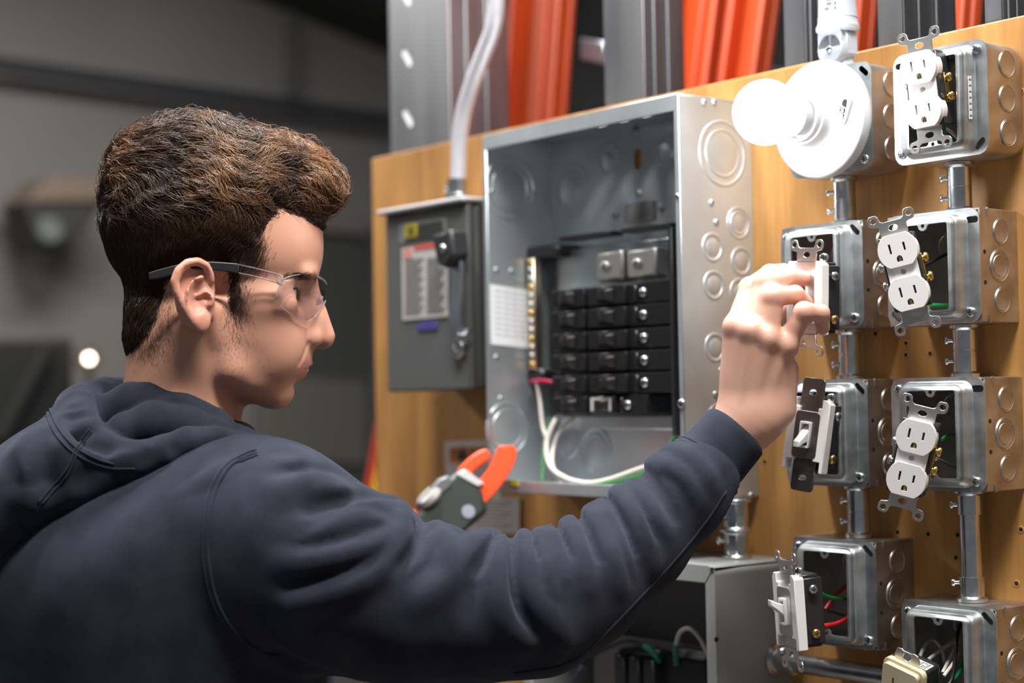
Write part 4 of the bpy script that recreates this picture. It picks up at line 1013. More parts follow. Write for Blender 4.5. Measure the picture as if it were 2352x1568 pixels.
# ================================================================== labels on the wood and the clamp meter
def paper_on_board(name, c, label, m, y=YB-0.0012):
    q = [PY(x, yy, y) for x, yy in c]
    o0 = np.array([q[3][0], y, q[3][2]])
    t = thing(name, label, 'label', o0)
    mb = MB().plate([(p[0]-o0[0], p[2]-o0[2]) for p in q], y0=-0.0004, y1=0.0006)
    mb.obj('sheet', m, t, smooth=0)
    return t, o0, q
WLM = mat('label_white', (0.55, 0.50, 0.47), 0.65)
t, o0, q = paper_on_board('warning_label', ((1022, 1014), (1150, 1008), (1150, 1200), (1026, 1196)), 'white label with orange warning band behind the clamp meter', WLM)
b0 = [PY(x, yy, YB-0.002)-o0 for x, yy in ((1031, 1028), (1145, 1023), (1146, 1062), (1033, 1064))]
bd = MB().plate([(p[0], p[2]) for p in b0], y0=-0.0012, y1=-0.0004).obj('orange_band', mat('label_orange', (0.60, 0.20, 0.03), 0.6), t, smooth=0)
mi = MB(); mm = sum((np.array(p) for p in b0))/4
text_mesh('WARNING', 0.026, Matrix.Translation((mm[0]+0.012, -0.0016, mm[2])) @ FACE, mi)
text_mesh('\u25B2', 0.026, Matrix.Translation((b0[0][0]+0.028, -0.0016, mm[2])) @ FACE, mi)
mi.obj('print', INK, t, smooth=0)
t, o0, q = paper_on_board('paper_note', ((1080, 1142), (1194, 1142), (1194, 1226), (1062, 1222)), 'creased white paper note below the panel edge', mat('note_paper', (0.50, 0.45, 0.44), 0.7), YB-0.0028)
mi = MB()
for k in range(8):
    a = PY(1095, 1150+k*8.5, YB-0.0028)-o0; b_ = PY(1175, 1150+k*8.5, YB-0.0028)-o0
    mi.box(a[0], b_[0]-0.01*(k % 3), -0.0008, -0.0005, a[2], a[2]+0.0018)
mi.obj('print', mat('pale_note_ink', (0.30, 0.27, 0.26), 0.7), t)

# clamp meter : held up in front of the panel by the far hand
CMD = 1.86
c0 = PD(1000, 1212, CMD)
ex = np.array(RT); 
dir_up = PD(1132, 1090, CMD+0.03)-PD(980, 1250, CMD); dir_up /= np.linalg.norm(dir_up)
nrm = np.array(CAM)-c0; nrm -= dir_up*(nrm@dir_up); nrm /= np.linalg.norm(nrm)
# the display side looks to the upper left, the broad side towards the camera
sid = np.cross(dir_up, nrm)
Rm = Matrix((sid, -nrm, dir_up)).transposed()
mt = thing('clamp_meter', 'clamp meter with orange jaws and dark green body in front of the panel', 'clamp meter', c0, Rm)
GRN = mat('meter_green', (0.020, 0.028, 0.022), 0.45)
mm_ = 0.001*2352/ (FPX*0.0 + 2352)
def outl(pts): return pts
MB().plate([(-0.024, -0.11), (0.024, -0.11), (0.026, 0.02), (0.030, 0.052), (0.010, 0.064), (-0.028, 0.060), (-0.032, 0.03), (-0.026, 0.0)], y0=-0.017, y1=0.017).obj('body', GRN, mt, bevel=0.006, seg=3)
MB().plate([(-0.034, 0.004), (-0.022, 0.0), (-0.018, 0.045), (-0.030, 0.052), (-0.036, 0.04)], y0=-0.019, y1=0.012).obj('dial_guard', mat('meter_grey', (0.10, 0.105, 0.105), 0.35), mt, bevel=0.004, seg=2)
MB().lathe([(0.014, -0.004), (0.016, 0.0), (0.014, 0.005), (0.008, 0.007), (0.0001, 0.007)], M=axis((-1, -0.4, 0), (-0.028, -0.012, 0.018)), n=20).obj('selector_dial', mat('meter_dial', (0.30, 0.28, 0.26), 0.35), mt)
MB().lathe([(0.006, -0.003), (0.0062, 0.002), (0.004, 0.004), (0.0001, 0.0042)], M=axis((-1, -0.3, 0), (-0.027, -0.010, -0.034)), n=14).obj('orange_button', mat('meter_orange', (0.85, 0.16, 0.02), 0.4), mt)
MB().lathe([(0.005, -0.003), (0.0052, 0.002), (0.003, 0.003), (0.0001, 0.0032)], M=axis((-1, -0.3, 0), (-0.029, -0.008, -0.008)), n=14).obj('red_button', mat('meter_red', (0.70, 0.05, 0.02), 0.4), mt)
MB().plate([(-0.024, -0.10), (-0.004, -0.10), (-0.006, -0.045), (-0.026, -0.045)], y0=-0.0195, y1=-0.015).obj('display', mat('meter_display', (0.20, 0.21, 0.20), 0.3), mt, bevel=0.001)
MB().plate([(-0.026, 0.056), (0.004, 0.064), (0.006, 0.072), (-0.022, 0.068)], y0=-0.018, y1=0.012).obj('collar', mat('meter_pale', (0.50, 0.49, 0.47), 0.3), mt, bevel=0.002, seg=2)
MB().lathe([(0.008, -0.001), (0.0075, 0.001), (0.0001, 0.0012)], M=axis((0, -1, 0), (0.014, -0.017, 0.036)), n=16).obj('badge', mat('meter_badge', (0.25, 0.26, 0.30), 0.4), mt)
JAW = mat('jaw_orange', (0.80, 0.075, 0.018), 0.32)
def jaw(c_l, w):
    pts = smoothpath([(a, 0, b) for a, b in c_l], 6)
    LL = []
    for i, p in enumerate(pts):
        q = pts[min(i+1, len(pts)-1)]-pts[max(i-1, 0)]; q /= np.linalg.norm(q); nn = np.array([q[2], 0, -q[0]])
        ww = w*(0.75+0.25*min(1, (len(pts)-1-i)/4))
        LL.append([tuple(p-nn*ww+np.array([0, -0.013, 0])), tuple(p+nn*ww+np.array([0, -0.013, 0])), tuple(p+nn*ww+np.array([0, 0.013, 0])), tuple(p-nn*ww+np.array([0, 0.013, 0]))])
    mb = MB().loops(LL); mb.add(LL[-1], [(0, 1, 2, 3)]); mb.add(LL[0], [(3, 2, 1, 0)])
    return mb.obj('jaw', JAW, mt, bevel=0.003, seg=2)
jaw([(0.010, 0.052), (0.010, 0.078), (0.0065, 0.100), (0.0015, 0.114), (-0.006, 0.122)], 0.0115)
jaw([(-0.019, 0.062), (-0.020, 0.076), (-0.018, 0.090), (-0.014, 0.102)], 0.0075)
# test leads of the clamp meter, hanging down behind the arm
wire('test_lead', [PD(x, y, d) for x, y, d in ((975, 1278, 1.862), (930, 1380, 1.87), (908, 1480, 1.88), (903, 1560, 1.88), (900, 1680, 1.88), (915, 1800, 1.88), (960, 1880, 1.87))], 0.0022, WIRE_K, 'black test lead hanging below the arm', 'test leads of the clamp meter')
wire('test_lead', [PD(x, y, d) for x, y, d in ((982, 1280, 1.872), (958, 1380, 1.89), (950, 1480, 1.90), (957, 1560, 1.90), (972, 1680, 1.90), (990, 1790, 1.90))], 0.0022, WIRE_R, 'red test lead hanging below the arm', 'test leads of the clamp meter')
a = PY(1165, 1108, YP)-np.array([px0, YB, pz0])
MB().box(a[0], a[0]+0.022, fy-0.0009, fy-0.0002, a[2]-0.003, a[2]+0.003).obj('yellow_mark', mat('yellow_mark', (0.55, 0.50, 0.03), 0.6), pt)
# strip of red tape on the wood, seen past the left edge of the box below the hand
a, b_ = PY(1806, 1046, YB-0.001), PY(1826, 986, YB-0.001)
tag(MB().box(a[0], b_[0], YB-0.0012, YB-0.0002, a[2], b_[2]).obj('red_tape', WIRE_R), 'strip of red tape left of the box below the hand', 'tape')
# ================================================================== the person
# implicit surfaces, meshed with surface nets; local frame: a right, b up, c away from the photographer
O0 = PD(1176, 784, 1.5)
def Lc(px, py, dep): return np.array([(px-1176)/FPX*dep, -(py-784)/FPX*dep, dep-1.5])
LM = np.array([RT, UP, FW])                 # rows: local axes in the world
def to_world(V): return O0+V@LM
def ell(P, c, r):
    q = P-np.asarray(c, np.float32); r = np.asarray(r, np.float32)
    k0 = np.sqrt(((q/r)**2).sum(1)); k1 = np.sqrt(((q/(r*r))**2).sum(1))
    return k0*(k0-1)/(k1+1e-9)
def ellR(P, c, r, M):
    q = (P-np.asarray(c, np.float32))@np.asarray(M, np.float32).T; r = np.asarray(r, np.float32)
    k0 = np.sqrt(((q/r)**2).sum(1)); k1 = np.sqrt(((q/(r*r))**2).sum(1))
    return k0*(k0-1)/(k1+1e-9)
def cap(P, a, b, ra, rb=None):
    rb = ra if rb is None else rb
    a = np.asarray(a, np.float32); b = np.asarray(b, np.float32); ab = b-a
    q = P-a; t = np.clip((q@ab)/(ab@ab+1e-12), 0, 1)
    d = q-t[:, None]*ab
    return np.sqrt((d*d).sum(1))-(ra+(rb-ra)*t)
def smin(a, b, k):
    h = np.clip(0.5+0.5*(b-a)/k, 0, 1)
    return b+(a-b)*h-k*h*(1-h)
def smax(a, b, k): return -smin(-a, -b, k)
def chain(P, pts, rad, k=None):
    f = None
    for i in range(len(pts)-1):
        g = cap(P, pts[i], pts[i+1], rad[i], rad[i+1])
        f = g if f is None else (np.minimum(f, g) if k is None else smin(f, g, k))
    return f
def sstep(x, a, b):
    t = np.clip((x-a)/(b-a), 0, 1); return t*t*(3-2*t)
def surface_nets(fn, lo, hi, h, band=None):
    lo = np.array(lo, float); hi = np.array(hi, float)
    n = np.ceil((hi-lo)/h).astype(int)+1
    B = 6
    nc = np.ceil(n/B).astype(int)+1
    ax = [lo[i]+np.arange(nc[i])*h*B+h*(B-1)/2 for i in range(3)]
    G = np.stack(np.meshgrid(*ax, indexing='ij'), -1).reshape(-1, 3).astype(np.float32)
    fc = fn(G).reshape(nc)
    act = np.abs(fc) < h*B*1.25
    n = nc*B
    F = np.repeat(np.repeat(np.repeat(fc, B, 0), B, 1), B, 2).astype(np.float32)
    A = np.argwhere(act)
    off = np.stack(np.meshgrid(*[np.arange(B)]*3, indexing='ij'), -1).reshape(-1, 3)
    idx = (A[:, None, :]*B+off[None]).reshape(-1, 3)
    step = 600000
    for s in range(0, len(idx), step):
        ii = idx[s:s+step]
        F[ii[:, 0], ii[:, 1], ii[:, 2]] = fn((lo+ii*h).astype(np.float32))
    S_ = F < 0
    def sl(d): return tuple(slice(d[i], n[i]-1+d[i]) for i in range(3))
    cnt = np.zeros(tuple(n-1), np.int8)
    crn = [(i, j, k) for i in (0, 1) for j in (0, 1) for k in (0, 1)]
    for d in crn: cnt += S_[sl(d)]
    cells = np.argwhere((cnt > 0) & (cnt < 8))
    vid = -np.ones(tuple(n-1), np.int32); vid[cells[:, 0], cells[:, 1], cells[:, 2]] = np.arange(len(cells))
    acc = np.zeros((len(cells), 3)); num = np.zeros(len(cells))
    fv = {d: F[cells[:, 0]+d[0], cells[:, 1]+d[1], cells[:, 2]+d[2]] for d in crn}
    for d in crn:
        for a_ in range(3):
            if d[a_] == 0:
                e = list(d); e[a_] = 1; e = tuple(e)
                f0, f1 = fv[d], fv[e]; m = (f0 < 0) != (f1 < 0)
                t = np.where(m, f0/(f0-f1+1e-20), 0)
                p = np.zeros((len(cells), 3)); p[:] = d; p[:, a_] += t
                acc += p*m[:, None]; num += m
    V = lo+(cells+acc/np.maximum(num, 1)[:, None])*h
    Q = []
    for a_ in range(3):
        b_, c_ = (a_+1) % 3, (a_+2) % 3
        s0 = [slice(1, n[i]-1) for i in range(3)]; s1 = list(s0)
        s0[a_] = slice(0, n[a_]-1); s1[a_] = slice(1, n[a_])
        x = S_[tuple(s0)]; y = S_[tuple(s1)]
        e = np.argwhere(x != y)
        ins = x[e[:, 0], e[:, 1], e[:, 2]]
        e = e+np.array([0 if i == a_ else 1 for i in range(3)])
        def g(db, dc):
            q = e.copy(); q[:, b_] += db; q[:, c_] += dc
            return vid[q[:, 0], q[:, 1], q[:, 2]]
        q4 = np.stack([g(-1, -1), g(0, -1), g(0, 0), g(-1, 0)], 1)
        q4[~ins] = q4[~ins][:, ::-1]
        Q.append(q4)
    Q = np.concatenate(Q); Q = Q[(Q >= 0).all(1)]
    return V, Q
def relax(V, Q, it=2, w=0.5):
    e = np.concatenate([Q[:, [0, 1]], Q[:, [1, 2]], Q[:, [2, 3]], Q[:, [3, 0]]])
    e = np.concatenate([e, e[:, ::-1]])
    for _ in range(it):
        s = np.zeros_like(V); c = np.zeros(len(V))
        for k in range(3): s[:, k] = np.bincount(e[:, 0], V[e[:, 1], k], len(V))
        c = np.bincount(e[:, 0], minlength=len(V))
        V = V*(1-w)+w*s/np.maximum(c, 1)[:, None]
    return V
def np_mesh(name, Vw, Q):
    me = bpy.data.meshes.new(name)
    me.vertices.add(len(Vw)); me.vertices.foreach_set('co', Vw.astype(np.float32).ravel())
    k = Q.shape[1]
    me.loops.add(Q.size); me.loops.foreach_set('vertex_index', Q.astype(np.int32).ravel())
    me.polygons.add(len(Q)); me.polygons.foreach_set('loop_start', (np.arange(len(Q))*k).astype(np.int32)); me.polygons.foreach_set('loop_total', np.full(len(Q), k, np.int32))
    me.update(calc_edges=True); me.validate(); me.shade_smooth()
    return me
def set_col(me, C):
    at = me.color_attributes.new('tint', 'FLOAT_COLOR', 'POINT')
    at.data.foreach_set('color', np.concatenate([C, np.ones((len(C), 1))], 1).astype(np.float32).ravel())
def attr_mat(name, rough, **kw):
    m = bpy.data.materials.new(name); m.use_nodes = True; N, L = nodes_of(m); b = N['Principled BSDF']
    a = N.new('ShaderNodeAttribute'); a.attribute_name = 'tint'
    L.new(a.outputs['Color'], b.inputs['Base Color']); b.inputs['Roughness'].default_value = rough
    for k, v in kw.items(): b.inputs[k.replace('_', ' ')].default_value = v
    return m
FOOT = to_world(np.array([[ -0.30, 0, 0.05]]))[0]; FOOT[2] = 0.0
person = thing('person', 'person in a navy hoodie and clear glasses reaching for the switch', 'person', FOOT)
def pobj(name, me, m, parent=None, world=True):
    me.transform(Matrix.Translation(-Vector(FOOT)))
    o = bpy.data.objects.new(name, me); scene.collection.objects.link(o); o.parent = parent or person
    me.materials.append(m); return o

# ---------------------------------------------------------------- head
HD = 1.525; HY = R(6)
HO = Lc(500, 640, HD)
HF = np.array([math.cos(HY), 0, math.sin(HY)]); HL = np.array([-math.sin(HY), 0, math.cos(HY)]); HU = np.array([0, 1.0, 0])
def hp(px, py, Y=0.0):
    X = 0.0
    for _ in range(12):
        dep = HD+(X*HF[2]+Y*HL[2])/1000
        a = (px-1176)/FPX*dep; X = ((a-HO[0])*1000-Y*HL[0])/HF[0]
    return np.array([X, Y, (-(py-784)/FPX*dep-HO[1])*1000])
def to_head(P):
    q = (P-HO.astype(np.float32))*1000
    return np.stack([q@HF.astype(np.float32), q@HL.astype(np.float32), q[:, 1]], 1)
def from_head(H): return HO+(np.outer(H[:, 0], HF)+np.outer(H[:, 1], HL)+np.outer(H[:, 2], HU))/1000
def mir(P): Q = P.copy(); Q[:, 1] = -np.abs(Q[:, 1]); return Q      # near side: negative Y
EAR_Y = -71.0
def f_ear(P):
    # P folded so that the ear is at negative Y
    def e(zx, zy, out): return hp(330+zx/3.919, 560+zy/3.919, EAR_Y-out)
    helix = [(610, 330, 4), (598, 262, 6), (560, 195, 9), (485, 158, 13), (395, 172, 17), (315, 240, 20), (281, 335, 21), (300, 440, 20), (345, 545, 17), (400, 640, 13), (455, 700, 10)]
    hr = [3.0, 3.4, 3.8, 4.0, 4.1, 4.2, 4.2, 4.0, 3.8, 3.8, 4.2]
    pts = [e(*q) for q in helix]
    plate = None
    # thin shell that carries the folds
    c = e(455, 450, 6); n = np.array([0.42, -0.9, 0.05]); n /= np.linalg.norm(n)
    ax1 = np.array([0.08, 0, 1.0]); ax1 -= n*(ax1@n); ax1 /= np.linalg.norm(ax1); ax2 = np.cross(n, ax1)
    M = np.array([ax1, ax2, n])
    plate = ellR(P, c, (31, 18, 4.5), M)
    f = plate
    f = smin(f, chain(P, pts, hr), 2.2)
    lobe = ellR(P, e(520, 690, 8), (11.0, 8.6, 4.6), M); f = smin(f, lobe, 4)
    # scapha groove and concha
    sc = [e(560, 250, 12), e(480, 215, 17), e(390, 240, 22), e(345, 340, 24), e(360, 440, 23), e(395, 540, 19)]
    f = smax(f, -chain(P, sc, [2.2, 3.2, 3.4, 3.2, 2.8, 2.0]), 2.0)
    ah = [e(520, 300, 9), e(450, 350, 15), (e(405, 430, 18)), e(395, 510, 17), e(425, 580, 14), e(480, 610, 12), e(520, 600, 11)]
    f = smin(f, chain(P, ah, [2.4, 3.0, 3.2, 3.2, 3.2, 3.2, 2.6]), 2.2)
    con = ellR(P, e(500, 475, 14), (15, 10, 8.5), M); f = smax(f, -con, 3)
    f = smax(f, -ellR(P, e(540, 400, 12), (5.5, 7, 5), M), 2.5)
    f = smin(f, cap(P, e(560, 430, 7), e(470, 470, 8), 2.0, 1.4), 2.0)      # crus
    f = smin(f, cap(P, e(600, 480, 7), e(598, 540, 7), 4.2, 3.6), 3.0)     # tragus
    f = smax(f, -ell(P, e(566, 490, 9), (3.4, 6, 4.4)), 1.5)
    f = smin(f, cap(P, e(560, 300, -4), e(560, 620, -4), 6, 6), 7)          # root joined to the head
    return f
def f_skull(P):
    f = ell(P, (0, 0, 52), (93, 75, 80))
    f = smin(f, ell(P, (40, 0, 22), (55, 63, 52)), 16)
    return f
def f_head(P, ears=True):
    P = mir(P)
    f = f_skull(P)
    f = smin(f, ell(P, (36, 0, -34), (49, 57, 58)), 16)
    f = smin(f, ell(P, (46, -46, -22), (26, 15, 15)), 16)
    f = smin(f, ell(P, (52, 0, -71), (34, 36, 31)), 14)
    f = smin(f, cap(P, (-2, -56, -32), (12, -46, -80), 13, 12), 16)
    f = smin(f, cap(P, (12, -45, -82), (50, -16, -104), 13, 13), 14)
    f = smin(f, ell(P, (42, -30, -60), (34, 22, 38)), 14)
    f = smin(f, ell(P, (52.5, 0, -104), (16.5, 19, 16)), 10)
    f = smin(f, ell(P, (22, 0, -92), (40, 42, 22)), 12)
    # brow, socket
    f = smin(f, ell(P, (80, -24, 4), (10, 20, 7)), 9)
    f = smax(f, -ell(P, (90, -32, -15), (20, 17, 12.5)), 9)
    # lids around the eyeball
    ec = np.array([61.5, -31.5, -14.5])
    q = P-ec.astype(np.float32)
    lid = np.sqrt((q*q).sum(1))-13.4
    f = smin(f, lid, 3.5)
    hh_ = 4.9*np.clip((q[:, 0]+3.0)/11.5, 0, 1)**0.8
    open_ = np.maximum(np.abs(q[:, 2]+0.3-0.10*(8-q[:, 0]))-hh_, np.abs(q[:, 1])-14.5)*0.7
    open_ = np.maximum(open_, -3.0-q[:, 0])
    f = smax(f, -np.maximum(open_, np.sqrt((q*q).sum(1))-17), 0.8)
    # nose
    f = smin(f, cap(P, (84.5, 0, -8), (97.6, 0, -52.5), 7.2, 9.4), 7)
    f = smin(f, ell(P, hp(709, 776, -12.0), (12, 8.0, 9.2)), 5)
    f = smin(f, ell(P, (84, -7, -40), (13, 10, 22)), 7)
    f = smin(f, cap(P, (80, 0, -58), (96, 0, -58), 7, 6), 6)
    f = smax(f, -ell(P, (92, -6.6, -64.0), (6.5, 3.2, 4.2)), 2.5)
    # philtrum and lips
    def ins(px, py, Y, r): q = hp(px, py, Y); return q-np.array([r*0.9, -0.25*r*(Y/-25.0), 0])
    up = chain(P, [ins(717, 834, 0, 5.2), ins(703, 835.5, -12, 4.6), ins(678, 841, -23, 2.6)], [5.2, 4.6, 2.6], 2)
    lowl = chain(P, [ins(700, 856, 0, 6.4), ins(690, 856, -11, 5.8), ins(676, 846, -22, 2.4)], [6.4, 5.8, 2.4], 2)
    f = smin(f, up, 2.4); f = smin(f, lowl, 2.4)
    f = smax(f, -chain(P, [hp(712, 843.5, 0), hp(696, 844, -13), hp(674, 843.5, -25), hp(668, 845, -27.5)], [1.5, 1.6, 1.5, 0.9]), 1.3)
    f = smax(f, -ell(P, (78, 0, -98), (9, 22, 4)), 5)
    f = smax(f, -cap(P, (90, 0, -66), (89, 0, -73), 1.6, 1.8), 2.5)
    # cheek hollow / nasolabial
    f = smax(f, -cap(P, (83, -21, -60), (75, -30, -76), 1.0, 1.0), 5)
    # neck
    Q2 = P.copy(); Q2[:, 1] *= 0.94
    f = smin(f, cap(Q2, (-27, 0, -40), (-40, 0, -190), 51, 55), 16)
    f = smin(f, cap(P, (-20, -54, -48), (2, -24, -165), 11, 12), 14)
    f = smin(f, ell(P, (9, 0, -128), (9, 12, 14)), 12)
    if ears: f = smin(f, f_ear(P), 2.5)
    return f
V, Q = surface_nets(lambda p: f_head(to_head(p))*0.001, from_head(np.array([[-115, -110, -200.0]]))[0]-np.array([0.01, 0, 0.0]), from_head(np.array([[125, 100, 145.0]]))[0]+np.array([0.01, 0, 0.02]), 0.0016)
V = relax(V, Q, 2, 0.5)
H = to_head(V.astype(np.float32)).astype(float)
def blob(H, c, r): return np.exp(-(((H-np.array(c))/np.array(r))**2).sum(1))
Hm = H.copy(); Hm[:, 1] = -np.abs(Hm[:, 1])
skin = np.tile(np.array([0.61, 0.310, 0.212]), (len(V), 1))
def tint(C, w, col): return C*(1-w[:, None])+w[:, None]*np.array(col)
skin = tint(skin, 0.55*blob(Hm, (100, 0, -52), (14, 18, 14)), (0.62, 0.25, 0.19))
skin = tint(skin, 0.35*blob(Hm, (70, -42, -36), (26, 24, 20)), (0.60, 0.27, 0.20))
skin = tint(skin, 0.65*blob(Hm, hp(445, 675, -88), (26, 22, 36)), (0.64, 0.27, 0.20))
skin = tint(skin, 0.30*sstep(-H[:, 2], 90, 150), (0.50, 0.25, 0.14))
lip = np.maximum(blob(Hm, (80, 0, -77.5), (13, 22, 3.4)), blob(Hm, (76, 0, -86.5), (12, 20, 4.6)))
skin = tint(skin, np.clip(1.3*lip, 0, 0.85), (0.56, 0.17, 0.155))
rs_ = np.random.RandomState(3)
stub = np.maximum(0.75*blob(Hm, hp(545, 690, -70), (9, 30, 22)), 0.42*blob(Hm, hp(535, 790, -64), (13, 30, 26)))
stub = np.maximum(stub, 0.30*blob(Hm, (82, 0, -70), (12, 20, 5)))
skin = tint(skin, stub*(0.6+0.4*rs_.rand(len(V))), (0.12, 0.075, 0.05))
for px, py in ((606, 842), (598, 830), (624, 860), (523, 543+0), (505, 876), (630, 596), (632, 584), (500, 946), (618, 826), (640, 878), (510, 852)):
    c = hp(px, py, -58 if px < 560 else -40); d2 = (Hm[:, 0]-c[0])**2+(Hm[:, 2]-c[2])**2
    skin = tint(skin, 0.55*np.exp(-d2/0.9)*(Hm[:, 1] < -8), (0.22, 0.07, 0.045))
head_V, head_Q, head_C = V, Q, skin

# ---------------------------------------------------------------- hands (right one in view, left one behind the arm)
def hl(px, py, dep): return Lc(px, py, dep)
IDX = [hl(1690, 752, 1.512), hl(1722, 662, 1.530), hl(1768, 628, 1.552), hl(1800, 622, 1.566)]
MID = [hl(1722, 762, 1.503), hl(1758, 650, 1.515), hl(1812, 638, 1.528), hl(1848, 640, 1.536)]
RNG = [hl(1762, 780, 1.502), hl(1776, 682, 1.502), hl(1826, 676, 1.512), hl(1850, 696, 1.522)]
PNK = [hl(1802, 797, 1.508), hl(1847, 716, 1.497), hl(1886, 719, 1.503), hl(1889, 752, 1.511)]
WR = hl(1716, 968, 1.520)
def f_hand(P):
    f = None
    def add(g, k):
        nonlocal f
        f = g if f is None else smin(f, g, k)
    wr = [hl(1682, 952, 1.522), hl(1700, 958, 1.516), hl(1722, 968, 1.518), hl(1744, 974, 1.524)]
    for m, w, r0, r1 in ((IDX[0], wr[0], .0125, .0115), (MID[0], wr[1], .0125, .0118), (RNG[0], wr[2], .0130, .0115), (PNK[0], wr[3], .0130, .0108)):
        add(cap(P, w, m, r0, r1), 0.012)
    add(ell(P, hl(1740, 868, 1.522), (.029, .040, .016)), 0.012)
    add(cap(P, hl(1788, 935, 1.530), hl(1802, 850, 1.526), .0160, .0125), 0.012)      # heel of the hand
    add(cap(P, hl(1690, 900, 1.545), hl(1716, 820, 1.552), .015, .014), 0.014)         # ball of the thumb
    add(cap(P, hl(1742, 952, 1.526), hl(1660, 1045, 1.526), .0245, .0185), 0.016)       # wrist
    add(cap(P, hl(1712, 962, 1.524), hl(1640, 1055, 1.524), .0230, .0180), 0.016)
    # fingers stay apart: small blend only at the knuckles
    for J, rr in ((IDX, (.0105, .0093, .0084, .0072)), (MID, (.0108, .0098, .0086, .0074)), (RNG, (.0104, .0094, .0082, .0072)), (PNK, (.0096, .0084, .0076, .0068))):
        g = chain(P, J, rr, 0.003)
        g = smin(g, np.sqrt(((P-J[1].astype(np.float32))**2).sum(1))-rr[1]*1.05, 0.004)
        f = smin(f, g, 0.0060)
    th = [hl(1712, 838, 1.552), hl(1762, 745, 1.578), hl(1812, 700, 1.590), hl(1838, 684, 1.592)]
    f = smin(f, chain(P, th, (.0135, .0110, .0098, .0085), 0.004), 0.008)
    # knuckles and tendons
    for J, h in ((IDX, .0), (MID, .0015), (RNG, .0005), (PNK, .0015)):
        f = smin(f, np.sqrt(((P-(J[0]+np.array([0, 0.002, -0.0055-h])).astype(np.float32))**2).sum(1))-.0070, 0.009)
    for J, w in ((MID, wr[1]), (RNG, wr[2]), (PNK, wr[3])):
        a = J[0]+np.array([0, 0, -0.0105]); b = w+np.array([0, 0.01, -0.0115])
        f = smin(f, cap(P, a, b, .0022, .0022), 0.006)
    return f
hv, hq = surface_nets(f_hand, hl(1600, 1080, 1.47)-np.array([0, 0, 0.0]), hl(1930, 590, 1.615), 0.0012)
hv = relax(hv, hq, 2, 0.5)
hc = np.tile(np.array([0.61, 0.35, 0.26]), (len(hv), 1))
for J in (IDX, MID, RNG, PNK):
    for q, w in ((J[0], 0.25), (J[1], 0.3), (J[3], 0.5)):
        d2 = ((hv-q)**2).sum(1); hc = tint(hc, w*np.exp(-d2/(0.014**2)), (0.66, 0.26, 0.19))
# left forearm, hand and neck stump stay hidden under the cloth; they close the figure
LW = hl(905, 1345, 1.835); LH = hl(985, 1262, 1.865)
def f_left(P):
    f = cap(P, hl(560, 1490, 1.79), LW, .040, .027)
    f = smin(f, cap(P, LW, hl(965, 1290, 1.862), .026, .030), 0.02)
    for k in range(4):
        b = hl(985-k*14, 1262+k*17, 1.852)
        f = smin(f, chain(P, [b+np.array([-.012, 0, .02]), b+np.array([.014, -.006, .022]), b+np.array([.034, -.012, .004]), b+np.array([.022, -.010, -.018])], (.010, .0095, .009, .008), .003), .006)
    f = smin(f, chain(P, [hl(950, 1290, 1.85), hl(958, 1262, 1.832), hl(985, 1236, 1.828)], (.012, .011, .009), .003), .008)
    return f
lv_, lq_ = surface_nets(f_left, hl(500, 1620, 1.70), hl(1090, 1180, 1.93), 0.003)
lv_ = relax(lv_, lq_, 2, 0.5)
# trunk and right arm inside the hoodie, joining head and hands
def f_trunk(P):
    f = cap(P, hl(405, 1110, 1.545), hl(380, 1560, 1.55), .050, .09)
    f = smin(f, cap(P, hl(620, 1262, 1.42), hl(220, 1262, 1.68), .04, .04), .03)
    f = smin(f, chain(P, [hl(620, 1275, 1.41), hl(1230, 1410, 1.43), hl(1690, 1000, 1.525)], (.036, .030, .018)), .03)
    f = smin(f, chain(P, [hl(220, 1270, 1.68), hl(560, 1490, 1.79)], (.036, .034)), .03)
    return f
tv, tq = surface_nets(f_trunk, hl(0, 1860, 1.28), hl(1760, 900, 1.92), 0.008)
nv = [0, len(head_V)]
body_V = np.concatenate([head_V, hv, lv_, tv]); o1 = len(head_V); o2 = o1+len(hv); o3 = o2+len(lv_)
body_Q = np.concatenate([head_Q, hq+o1, lq_+o2, tq+o3])
body_C = np.concatenate([head_C, hc, np.tile([0.60, 0.37, 0.27], (len(lv_)+len(tv), 1))])
me = np_mesh('body', to_world(body_V), body_Q); set_col(me, body_C)
SKIN = attr_mat('skin', 0.46, Subsurface_Weight=0.12, Subsurface_Scale=0.006, Specular_IOR_Level=0.42)
SKIN.node_tree.nodes['Principled BSDF'].inputs['Subsurface Radius'].default_value = (1.0, 0.35, 0.2)
N, L = nodes_of(SKIN); nz = N.new('ShaderNodeTexNoise'); nz.inputs['Scale'].default_value = 900; nz.inputs['Detail'].default_value = 3
bp = N.new('ShaderNodeBump'); bp.inputs['Strength'].default_value = 0.10; bp.inputs['Distance'].default_value = 0.0006
tcx = N.new('ShaderNodeTexCoord'); L.new(tcx.outputs['Object'], nz.inputs['Vector']); L.new(nz.outputs['Fac'], bp.inputs['Height']); L.new(bp.outputs[0], N['Principled BSDF'].inputs['Normal'])
body = pobj('body', me, SKIN)
